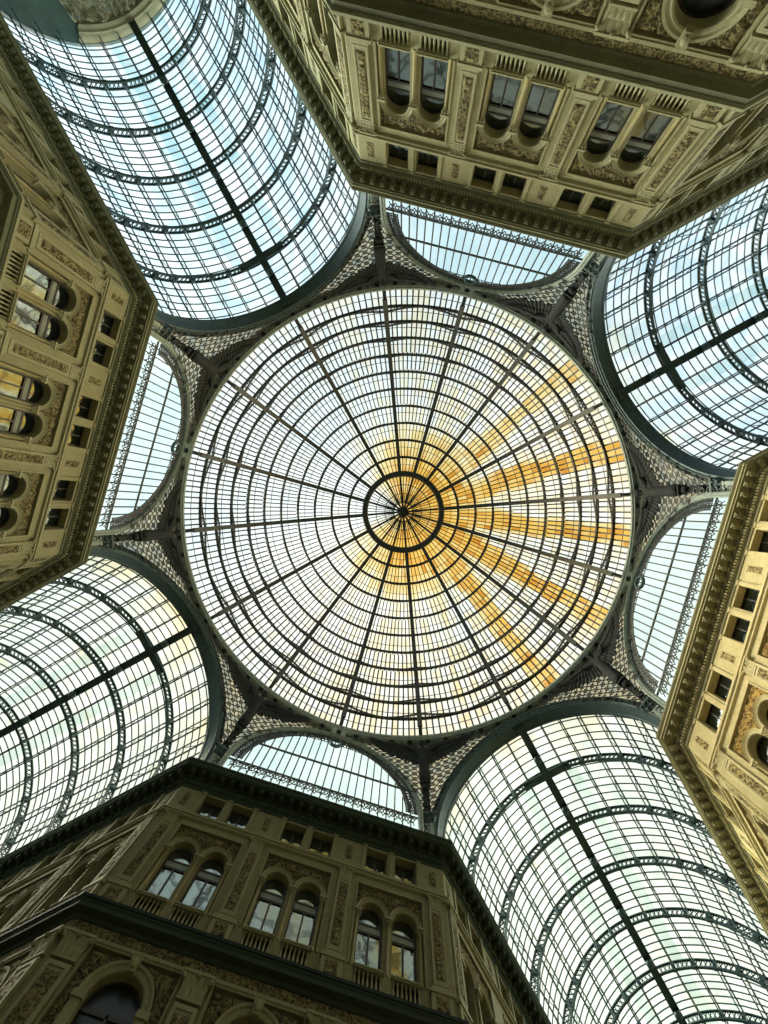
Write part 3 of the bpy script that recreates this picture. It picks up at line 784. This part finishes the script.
    tag(o, 'teal end wall closing the %s arm' % ARM[arm], 'wall', kind='structure')
    if arm == 2:
        ty = empty('tympanum_relief', R4); tag(ty, 'half-round tympanum with pale moulding and carved figures closing the upper left vault', 'relief')
        mo = MB(); base = 0; pf = [(8.1, .0), (7.6, .1), (7.3, .12), (7.3, .2), (7.15, .24), (7.05, .14), (6.85, .14), (6.8, .28), (6.65, .28), (6.6, .0)]
        a0, a1, nn = rad(58), rad(122), 24
        for i in range(nn + 1):
            a = a0 + (a1 - a0) * i / nn
            for r, d in pf: mo.v.append((xe - d, r * math.cos(a), VZ + r * math.sin(a)))
        for i in range(nn):
            for q in range(len(pf) - 1): mo.f.append((i * len(pf) + q, i * len(pf) + q + 1, (i + 1) * len(pf) + q + 1, (i + 1) * len(pf) + q)); mo.uv.append(None); mo.mi.append(0)
        link('moulding', mo.mesh('tympanum_moulding', M_CORN), ty)
        rl = MB(); relief_grid(rl, -3.75, 3.75, lambda x: 27.5, lambda x: VZ + math.sqrt(6.62 ** 2 - x * x), .02, .34, .11, 12, 1.0)
        mm = Matrix.Translation((xe, 0, 0)) @ Matrix.Rotation(PI / 2, 4, 'Z')
        link('carved_figures', rl.mesh('tympanum_figures', M_RELIEF, True), ty, mm)

# ------------------------------------------------------------------ lunettes over the corner facades
LZ, LR = 29.2, 6.0
LUNM = {}
def lunette_meshes():
    yo = lambda d: D - d        # local y for a distance d from the centre
    rim = MB(); rim.archsweep(0, LZ, [(6.34, yo(18.0)), (6.24, yo(17.88)), (6.20, yo(17.84)), (6.20, yo(17.74)), (6.26, yo(17.66)), (6.32, yo(17.72)), (6.38, yo(17.72)), (6.42, yo(17.64)), (6.52, yo(17.68)), (6.54, yo(18.0))], n=44, stilt=LZ - 27.15)
    rim.v = [(x, y, z if z < LZ else LZ + (z - LZ) * .908) for x, y, z in rim.v]
    LUNM['arch_rim'] = rim.mesh('lunette_rim', M_RING)
    EV = 5.85; EH = 6.3                               # outer limits of the tracery
    top = lambda x: LZ + EV * math.sqrt(max(0, 1 - (x / EH) ** 2))
    g = MB(); y = yo(18.02); nx = 24
    for i in range(nx):
        xa, xb = -EH + 2 * EH * i / nx, -EH + 2 * EH * (i + 1) / nx
        za, zb = top(xa), top(xb)
        for (l, h, j) in ((27.2, 31.45, 0), (31.45, 99, 1)):
            h0, h1 = min(h, za), min(h, zb); l0, l1 = min(l, h0), min(l, h1)
            if h0 - l0 < .01 and h1 - l1 < .01: continue
            g.quad((xa, y, l0), (xb, y, l1), (xb, y, h1), (xa, y, h0), uv=(i + .5, j + .5))
    LUNM['glass'] = g.mesh('lunette_glass', G_LUN)
    b = MB(); y = yo(17.97)
    for i in range(1, nx):
        x = -EH + 2 * EH * i / nx; b.box(x - .04, x + .04, y - .04, y + .04, 27.2, top(x))
    b.box(-5.7, 5.7, y - .05, y + .05, 31.40, 31.50); b.box(-EH, EH, y - .05, y + .05, 29.0, 29.08)
    LUNM['glazing_bars'] = b.mesh('lunette_bars', M_IRON2)
    l = MB(); y = yo(17.90); Y = Vector((0, 1, 0))
    na = 66
    def P(f, a):      # f = 0 inner edge of the tracery, 1 outer
        rh = 5.48 + (EH - 5.48) * f; rv = 5.22 + (EV - 5.22) * f
        return Vector((rh * math.cos(a), y, LZ + rv * math.sin(a)))
    def ring(c, r, w=.045, n=8): l.path([c + Vector((r * math.cos(2 * PI * q / n), 0, r * math.sin(2 * PI * q / n))) for q in range(n)], w, .04, Y, closed=True)
    for f, w in ((0, .08), (.5, .05)): l.path([P(f, PI * i / na) for i in range(na + 1)], w, .06, Y)
    for i in range(na):
        a, c = PI * i / na, PI * (i + 1) / na; mid = (a + c) / 2
        for f0, f1 in ((0, .5), (.5, 1)):
            l.bar(P(f0, a), P(f1, c), .035, .04, Y, False); l.bar(P(f0, c), P(f1, a), .035, .04, Y, False)
            ring(P((f0 + f1) / 2, mid), .11)
    x = -6.0
    while x < 5.95:                                   # tracery strip above the cornice
        for (xa, za, xb, zb) in ((x, 28.2, x + .4, 29.02), (x, 29.02, x + .4, 28.2)): l.bar((xa, y, za), (xb, y, zb), .04, .04, Y, False)
        ring(Vector((x + .2, y, 28.6)), .2); ring(Vector((x, y, 28.85)), .12)
        x += .4
    for i in range(-9, 10):                           # filigree scrolls hanging beside the oculus
        if abs(i) < 2: continue
        a = PI / 2 + i * .045; h = .5 * (1 - abs(i) / 11)
        c = P(0, a) - Vector((0, 0, h * .55)); ring(c, .06 + h * .3, .04)
    LUNM['tracery'] = l.mesh('lunette_tracery', M_IRON2)
    o = MB(); oc = Vector((0, yo(17.80), 34.08))
    circ = lambda r, n, dy=0: [oc + Vector((r * math.cos(2 * PI * q / n), dy, r * math.sin(2 * PI * q / n))) for q in range(n)]
    o.path(circ(.42, 20), .12, .2, Y, closed=True); o.path(circ(.25, 16), .05, .05, Y, closed=True)
    LUNM['oculus'] = o.mesh('lunette_oculus', M_IRON)
lunette_meshes()
for k in range(4):
    root = empty('lunette_window', frame(rad(45 + 90 * k), D)); tag(root, 'half-round glazed lunette with tracery above the %s' % BLK[k], 'window', 'lunettes around the dome')
    for nme, me in LUNM.items(): link(nme, me, root)

# ------------------------------------------------------------------ pendentives
RINGZ = 36.55
def r_wall(a):
    return 17.92 / math.cos(a) if a < rad(23.6) else 17.75 / math.cos(rad(45) - a)
def z_low(a):
    if a < rad(23.6):
        y = 17.9 * math.tan(a); return VZ + math.sqrt(max(0, 7.95 ** 2 - y * y)) if y < 7.95 else 27.2
    t = 17.75 * math.tan(rad(45) - a); return LZ + .908 * math.sqrt(max(0, 6.42 ** 2 - t * t)) if t < 6.42 else 27.2
def PS(a, z, off=0):
    f = max(0, min(1, (z - 27) / (RINGZ - 27)))
    r = 18.25 + (r_wall(a) - 18.25) * (1 - f ** 1.8) + off
    return Vector((r * math.cos(a), r * math.sin(a), z))
def pend_meshes():
    l = MB(); g = MB(); da = rad(1.8); dz = .56; na = int(rad(45) / da)
    for i in range(na):
        a, b = i * da, (i + 1) * da
        z = RINGZ
        while z > 27.3:
            z2 = z - dz; am = (a + b) / 2
            if z > z_low(am) - .1:
                upv = Vector((math.cos(am), math.sin(am), 0))
                l.bar(PS(a, z), PS(b, z2), .055, .04, upv, False); l.bar(PS(b, z), PS(a, z2), .055, .04, upv, False)
                c = PS(am, (z + z2) / 2); tx = Vector((-math.sin(am), math.cos(am), 0)); tz = (PS(am, z) - PS(am, z2)).normalized()
                pp = [c + (tx * math.cos(t) + tz * math.sin(t)) * .17 for t in [2 * PI * q / 8 for q in range(8)]]
                l.path(pp, .05, .04, upv, closed=True)
            z = z2
    for i in range(na):
        a, b = i * da, (i + 1) * da
        za, zb = min(z_low(a) + .05, RINGZ - .2), min(z_low(b) + .05, RINGZ - .2)
        for j in range(10):
            q = lambda ang, z0, t: PS(ang, z0 + (RINGZ - z0) * t / 10, .12)
            g.quad(q(a, za, j), q(b, zb, j), q(b, zb, j + 1), q(a, za, j + 1), uv=(i + .5, j + .5))
    return l, g
pl_, pg_ = pend_meshes()
def mirror(mb):       # mirror about the 45 degree line
    m = MB(); m.v = [(y, x, z) for x, y, z in mb.v]; m.f = [tuple(reversed(f)) for f in mb.f]; m.uv = mb.uv[:]; m.mi = mb.mi[:]; return m
PEND = [(pl_.mesh('pendentive_lattice', M_IRON2), pg_.mesh('pendentive_glass', G_PEND)), (mirror(pl_).mesh('pendentive_lattice_m', M_IRON2), mirror(pg_).mesh('pendentive_glass_m', G_PEND))]

# angel: one continuous robed body grown with Skin, plus two feathered wings
def angel_meshes():
    vs = [(0, 0, 1.75), (0, .02, 2.15), (0, .06, 2.55), (0, .10, 2.80), (0, .16, 3.02), (0, .24, 3.24),      # pelvis, waist, chest, neck, head
          (0, .02, 1.25), (0, .0, .65), (0, .0, .10),                                                   # robe
          (.30, .05, 2.62), (.62, .20, 2.50), (.95, .38, 2.72), (-.30, .05, 2.62), (-.62, .20, 2.50), (-.95, .38, 2.72), (1.06, .42, 2.80), (-1.06, .42, 2.80)]
    es = [(0, 1), (1, 2), (2, 3), (3, 4), (4, 5), (0, 6), (6, 7), (7, 8), (2, 9), (9, 10), (10, 11), (2, 12), (12, 13), (13, 14), (11, 15), (14, 16)]
    rr = [.36, .30, .38, .12, .17, .15, .34, .38, .42, .17, .12, .09, .17, .12, .09, .07, .07]
    me = bpy.data.meshes.new('angel_skel'); me.from_pydata(vs, es, []); o = bpy.data.objects.new('angel_tmp', me); COL.objects.link(o)
    sk = o.modifiers.new('skin', 'SKIN')
    for v, r in zip(me.skin_vertices[0].data, rr): v.radius = (r, r * .85); v.use_root = False
    me.skin_vertices[0].data[0].use_root = True
    sb = o.modifiers.new('sub', 'SUBSURF'); sb.levels = 2; sb.render_levels = 2
    dg = bpy.context.evaluated_depsgraph_get(); dg.update()
    body = bpy.data.meshes.new_from_object(o.evaluated_get(dg)); body.name = 'angel_body'
    bpy.data.objects.remove(o)
    for v in body.vertices:       # drapery folds in the robe
        if v.co.z < 1.9:
            a = math.atan2(v.co.y, v.co.x); k_ = 1 + .10 * math.sin(9 * a + v.co.z * 2) * min(1, (1.9 - v.co.z)); v.co.x *= k_; v.co.y *= k_
    body.materials.clear(); body.materials.append(M_BRONZE)
    body.polygons.foreach_set('use_smooth', [True] * len(body.polygons))
    w = MB()
    def leaf(p, q, wd, th, y0):        # a feather blade from p to q in the xz plane
        p, q = Vector(p), Vector(q); d = (q - p); s = Vector((d.z, 0, -d.x)).normalized()
        ring = [(0, .35), (.2, .8), (.55, 1), (.85, .75), (1, .12)]
        b = len(w.v)
        for t, k_ in ring:
            c = p + d * t
            for sy in (-1, 1): w.v.append(tuple(c + s * (wd * k_ * sy) + Vector((0, y0 - th, 0))))
            w.v.append(tuple(c + Vector((0, y0 + th, 0))))
        for i in range(len(ring) - 1):
            a, c2 = b + 3 * i, b + 3 * (i + 1)
            for (m0, m1) in ((0, 2), (2, 1), (1, 0)):
                w.f.append((a + m0, a + m1, c2 + m1, c2 + m0)); w.uv.append(None); w.mi.append(0)
    # leading edge from shoulder, out and slightly up; primaries fan outward, secondaries hang
    lead = [Vector((.12, 0, 2.55)), Vector((.75, 0, 2.95)), Vector((1.6, 0, 3.05)), Vector((2.3, 0, 3.15))]
    def L_(t):
        t *= 3; i = min(2, int(t)); return lead[i].lerp(lead[i + 1], t - i)
    for i in range(15):
        t = i / 14; p = L_(t * .95)
        ang = rad(-82 + 92 * t ** 1.3); ln = 1.2 + .15 * t
        leaf(p, p + Vector((math.cos(ang) * ln, 0, math.sin(ang) * ln)), .19, .03, .0 + .01 * (i % 2))
        leaf(p, p + Vector((math.cos(ang) * ln * .55, 0, math.sin(ang) * ln * .55)), .17, .04, .05)
    pts = [L_(t / 10) for t in range(11)]
    w.path(pts, .24, .22, Vector((0, 1, 0)))
    w.v = [(x, y + .12 + .05 * x * x, z) for x, y, z in w.v]
    wing = w.mesh('angel_wing', M_BRONZE)
    w2 = MB(); w2.v = [(-x, y, z) for x, y, z in w.v]; w2.f = [tuple(reversed(f)) for f in w.f]; w2.uv = w.uv; w2.mi = w.mi
    hair = MB(); hair.ball((0, .17, 3.24), .24, 10, 6, (1.0, .95, 1.05)); hair.ball((0, .0, 3.34), .12, 6, 4)
    nose = None
    hd = MB(); hd.ball((0, .33, 3.17), .035, 5, 3); 
    for s in (-1, 1): hd.ball((s * .06, .33, 3.25), .025, 5, 3)
    return body, wing, w2.mesh('angel_wing_left', M_BRONZE), hair.mesh('angel_hair', M_BRONZE, True)
A_BODY, A_WR, A_WL, A_HAIR = angel_meshes()
pier = MB()
pier.box(-.42, .42, -.45, .15, 0, .35); pier.taper(-.30, .30, -.4, .08, .35, 1.5, .02, 0); pier.box(-.34, .34, -.4, .14, 1.4, 1.55)
for s in (-1, 1): pier.box(s * .2 - .05, s * .2 + .05, .05, .13, .4, 1.4)
ME_PIER = pier.mesh('pier_shaft', M_RING)
pc = MB(); pc.taper(-.30, .30, -.4, .10, 1.55, 2.1, .25, .22); pc.box(-.6, .6, -.4, .4, 2.1, 2.28)
for x in (-.34, 0, .34):
    pc.ball((x, .24, 1.85), .16, 6, 4, (.8, .6, 1.2)); pc.ball((x, .36, 2.0), .08)
ME_PCAP = pc.mesh('pier_capital', M_IRON)
pb = MB()
prev = None
for i in range(9):
    t = i / 8; y = .10 + .62 * t ** 1.5; z = 2.28 + 2.35 * t; w_ = .26 - .04 * math.sin(PI * t)
    cur = [(-w_, y - .35, z), (w_, y - .35, z), (w_, y + .0, z), (-w_, y + .0, z)]
    if prev:
        for q in range(4): pb.quad(prev[q], prev[(q + 1) % 4], cur[(q + 1) % 4], cur[q])
    prev = cur
pb.box(-.34, .34, .25, .85, 4.6, 4.72); pb.ball((0, .28, 3.2), .2, 8, 5, (1.2, .7, 1.6)); pb.ball((0, .62, 4.3), .22, 8, 5, (1.2, .8, 1))
ME_PBR = pb.mesh('pier_bracket', M_BRONZE)
# position words of the eight piers, clockwise in the photo
PIER = []
for k in range(4):
    for half, a in ((0, 90 * k + 23.9), (1, 90 * k + 66.1)):
        PIER.append((k, half, rad(a)))
def pier_name(k, half):
    arm = ARM[k] if half == 0 else ARM[(k + 1) % 4]
    return 'between the %s vault arch and %s lunette' % (arm, {0: 'bottom', 1: 'left', 2: 'top', 3: 'right'}[k])
for k, half, a in PIER:
    R4 = Matrix.Rotation(rad(90 * k), 4, 'Z')
    me_l, me_g = PEND[half]
    nm = pier_name(k, half)
    p = empty('pendentive', R4); tag(p, 'openwork iron pendentive ' + nm, 'pendentive', 'openwork pendentives around the dome')
    link('lattice', me_l, p); link('glass', me_g, p)
    m = frame(a, 19.25, 0, 27.15)
    r = empty('iron_pier', m); tag(r, 'short dark iron pier ' + nm, 'pier', 'iron piers on the cornice')
    link('shaft', ME_PIER, r); link('capital', ME_PCAP, r); link('bracket', ME_PBR, r)
    m = frame(a, 18.72, 0, 31.85) @ Matrix.Rotation(rad(-11), 4, 'X') @ Matrix.Scale(1.17, 4)
    an = empty('angel_statue', m); tag(an, 'dark winged angel statue ' + nm, 'statue', 'winged angels under the dome ring')
    b = link('body', A_BODY, an); link('hair', A_HAIR, b); link('wing', A_WR, an); link('wing', A_WL, an)

# ------------------------------------------------------------------ dome
DR, DH, DZ = 17.9, 19.0, 36.85
TH_T = math.acos(4.75 / DR); NR = 11
def DP(th, a, off=0):
    r = (DR - off) * math.cos(th); z = DZ + (DH - off) * math.sin(th)
    return Vector((r * math.cos(a), r * math.sin(a), z))
rb = empty('ring_beam', Matrix.Identity(4)); tag(rb, 'broad studded circular iron ring carrying the central dome', 'ring beam')
q = MB(); prof = [(17.92, 37.0), (17.85, 36.85), (17.85, 36.62), (17.95, 36.58), (17.98, 36.50), (18.06, 36.50), (18.10, 36.55), (18.5, 36.55), (18.54, 36.46), (18.68, 36.46), (18.75, 36.7), (18.9, 37.2)]
q.lathe((0, 0, 0), prof, 128); link('ring', q.mesh('ring', M_RING), rb)
st = MB(); 
for i in range(8):
    t = 2 * PI * i / 8; st.bar((0, 0, 0), (.20 * math.cos(t), .20 * math.sin(t), 0), .09, .06, (0, 0, 1))
st.ball((0, 0, -.03), .12, 8, 4)
ME_BOSS = st.mesh('boss', M_BRONZE)
for i in range(80):
    a = 2 * PI * i / 80; link('boss', ME_BOSS, rb, Matrix.Translation((18.24 * math.cos(a), 18.24 * math.sin(a), 36.49)) @ Matrix.Rotation(a, 4, 'Z'))

dome = empty('glass_dome', Matrix.Identity(4)); tag(dome, 'great central sixteen-ribbed glass and iron dome with amber stained panes', 'dome')
ths = [TH_T * (i / NR) for i in range(NR + 1)]
# rib
rbm = MB(); n = 44
P_in = [DP(TH_T * i / n, 0, .75) for i in range(n + 1)]; P_out = [DP(TH_T * i / n, 0, .03) for i in range(n + 1)]
ups = [Vector((math.cos(TH_T * i / n), 0, math.sin(TH_T * i / n))) for i in range(n + 1)]
rbm.path(P_in, .40, .10, ups); rbm.path(P_out, .30, .10, ups)
for i in range(n):
    rbm.bar(P_in[i], P_out[i + 1], .07, .07, (0, 1, 0), False); rbm.bar(P_out[i], P_in[i + 1], .07, .07, (0, 1, 0), False)
ME_DRIB = rbm.mesh('dome_rib', M_IRON2)
# gores: purlin trusses, glazing bars, glass (wide bays beside the arms, narrower ones over the facades)
def gore(GA):
    gore_p = []
    gb = MB(); gg = MB()
    for j in range(1, NR):
        m = MB(); th = ths[j]; f_ = 1 - j / NR
        nn = max(6, 2 * int(12 * math.cos(th)))
        U = lambda i: Vector((math.cos(th) * math.cos(GA * i / nn), math.cos(th) * math.sin(GA * i / nn), math.sin(th)))
        off = lambda i: .20 + .50 * f_ * abs(2 * i / nn - 1) ** 1.5          # arched brace: deep at the ribs, shallow at mid bay
        A_ = [DP(th, GA * i / nn, .05 + off(i)) for i in range(nn + 1)]; B_ = [DP(th + .012, GA * i / nn, .05) for i in range(nn + 1)]
        m.path(A_, .09 + .05 * f_, .08, [U(i) for i in range(nn + 1)])
        m.path(B_, .16 + .20 * f_, .10, [U(i) for i in range(nn + 1)])
        for i in range(nn):
            m.bar(A_[i], B_[i + 1], .055, .05, (0, 0, 1), False); m.bar(B_[i], A_[i + 1], .055, .05, (0, 0, 1), False)
            m.bar(A_[i], B_[i], .04, .04, (0, 0, 1), False)
            if abs(2 * (i + .5) / nn - 1) < .4: m.quad(A_[i], A_[i + 1], B_[i + 1], B_[i])
        gore_p.append(m.mesh('dome_purlin', M_IRON2))
    for j in range(NR):
        npan = [14, 14, 14, 14, 13, 12, 12, 10, 9, 7, 5][j]
        t0, t1 = ths[j], ths[j + 1]; tm = (t0 + t1) / 2
        wb = (.125 if j < 5 else .105) if j < 8 else .09
        for i in range(1, npan):
            a = GA * i / npan; gb.bar(DP(t0, a), DP(tm, a), wb, .05, DP(tm, a) - Vector((0, 0, DZ)), False); gb.bar(DP(tm, a), DP(t1, a), wb, .05, DP(tm, a) - Vector((0, 0, DZ)), False)
        gb.path([DP(tm, GA * i / 6) for i in range(7)], .045, .04, [(DP(tm, GA * i / 6) - Vector((0, 0, DZ))).normalized() for i in range(7)])
        for i in range(npan):
            a, b = GA * i / npan, GA * (i + 1) / npan
            for s_, (u0, u1) in enumerate(((t0, tm), (tm, t1))):
                gg.quad(DP(u0, a, -.05), DP(u0, b, -.05), DP(u1, b, -.05), DP(u1, a, -.05), uv=((i + .5) / npan * 14, 2 * j + s_ + .5))
    return gb.mesh('dome_glazing_bars', M_IRON2), gg.mesh('dome_glass', G_DOME), gore_p
WIDE, NARROW = rad(24.1), rad(20.9)
GORES = {'w': gore(WIDE), 'n': gore(NARROW)}
RIBA = []
for k in range(4):
    for st_, kind in ((0, 'w'), (24.1, 'n'), (45, 'n'), (65.9, 'w')):
        m = Matrix.Rotation(rad(90 * k + st_), 4, 'Z'); RIBA.append(rad(90 * k + st_))
        gbm, ggm, gp = GORES[kind]
        link('rib', ME_DRIB, dome, m)
        g_ = link('glass_gore', ggm, dome, m)
        link('glazing_bars', gbm, g_)
        for me in gp: link('purlin', me, g_)
GA = 2 * PI / 16
# eye ring and cap
er = MB(); er.lathe((0, 0, 0), [(5.0, 55.35), (4.95, 54.6), (4.85, 54.5), (4.4, 54.5), (4.3, 54.6), (4.3, 55.4)], 64); link('eye_ring', er.mesh('eye_ring', M_IRON2), dome)
cap = MB(); cr = MB(); ZC0, ZC1 = 55.5, 57.2
def CP(r, a): return Vector((r * math.cos(a), r * math.sin(a), ZC0 + (ZC1 - ZC0) * math.sqrt(max(0, 1 - (r / 4.6) ** 2)) * .9))
for i in range(16):
    a = RIBA[i]; GA = (RIBA[(i + 1) % 16] - a) % (2 * PI)
    cr.path([CP(4.5 - 4.4 * q / 6, a) for q in range(7)], .26, .12, Vector((0, 0, 1)))
    for (f_) in (.25, .5, .75): cr.path([CP(4.5 - 3.4 * q / 5, a + GA * f_) for q in range(6)], .10, .06, Vector((0, 0, 1)))
    for q in range(6):
        r0, r1 = 4.5 - 4.4 * q / 6, 4.5 - 4.4 * (q + 1) / 6
        for s_ in range(4):
            b0, b1 = a + GA * s_ / 4, a + GA * (s_ + 1) / 4
            cap.quad(CP(r0, b0) + Vector((0, 0, .05)), CP(r0, b1) + Vector((0, 0, .05)), CP(r1, b1) + Vector((0, 0, .05)), CP(r1, b0) + Vector((0, 0, .05)), uv=(i * 4 + s_ + .5, 30.5 + q))
GA = 2 * PI / 16
for r in (3.4, 2.3, 1.3): cr.path([CP(r, GA * i / 2) for i in range(32)], .09, .05, Vector((0, 0, 1)), closed=True)
c0 = link('lantern_cap', cr.mesh('cap_ribs', M_IRON2), dome); link('glass', cap.mesh('cap_glass', G_DOME), c0)
hb = MB(); hb.lathe((0, 0, 0), [(.01, 56.5), (.35, 56.55), (.5, 56.8), (.5, 57.1)], 16); link('hub', hb.mesh('hub', M_BRONZE, True), c0)

# ------------------------------------------------------------------ sky and light
w = bpy.data.worlds.new('overcast_sky'); S.world = w; w.use_nodes = True
nt = w.node_tree; nt.nodes.clear()
tc = nt.nodes.new('ShaderNodeTexCoord')
nz = nt.nodes.new('ShaderNodeTexNoise'); nz.inputs['Scale'].default_value = 2.2; nz.inputs['Detail'].default_value = 5; nt.links.new(tc.outputs['Generated'], nz.inputs['Vector'])
up = imgdir(-.35, -.94)                     # cooler towards the top of the photo
dt = nt.nodes.new('ShaderNodeVectorMath'); dt.operation = 'DOT_PRODUCT'; nt.links.new(tc.outputs['Generated'], dt.inputs[0]); dt.inputs[1].default_value = (up.x, up.y, 0)
side = ramp(nt, dt.outputs['Value'], -.7, .7)
base = mixc(nt, side, (1.18, 1.17, 1.06), (1.05, 1.17, 1.24))
col = mixc(nt, ramp(nt, nz.outputs['Fac'], .42, .68), base, mixc(nt, 1.0, base, (.80, .89, .94), 'MULTIPLY'))
bg = nt.nodes.new('ShaderNodeBackground'); nt.links.new(col, bg.inputs[0]); bg.inputs[1].default_value = 1.0
wo = nt.nodes.new('ShaderNodeOutputWorld'); nt.links.new(bg.outputs[0], wo.inputs[0])
def sun(name, dirv, elev, strength, ang, color):
    L = bpy.data.lights.new(name, 'SUN'); L.energy = strength; L.angle = rad(ang); L.color = color
    o = bpy.data.objects.new(name, L); COL.objects.link(o)
    h = imgdir(*dirv).normalized() * math.cos(rad(elev)); d = Vector((h.x, h.y, -math.sin(rad(elev))))
    o.rotation_mode = 'QUATERNION'; o.rotation_quaternion = d.to_track_quat('-Z', 'Y'); o.location = (0, 0, 70)
sun('sun_through_haze', (.97, -.22), 36, 13.0, 35, (1, .95, .80))
sun('fill_sun', (-.86, -.42), 36, 5.0, 60, (1, .97, .84))  # extra sun added to brighten the left and top facades

S.view_settings.view_transform = 'Standard'; S.view_settings.look = 'None'; S.view_settings.exposure = 0; S.view_settings.gamma = 1
S.cycles.transparent_max_bounces = 16; S.cycles.max_bounces = 6; S.cycles.diffuse_bounces = 3; S.cycles.use_denoising = True
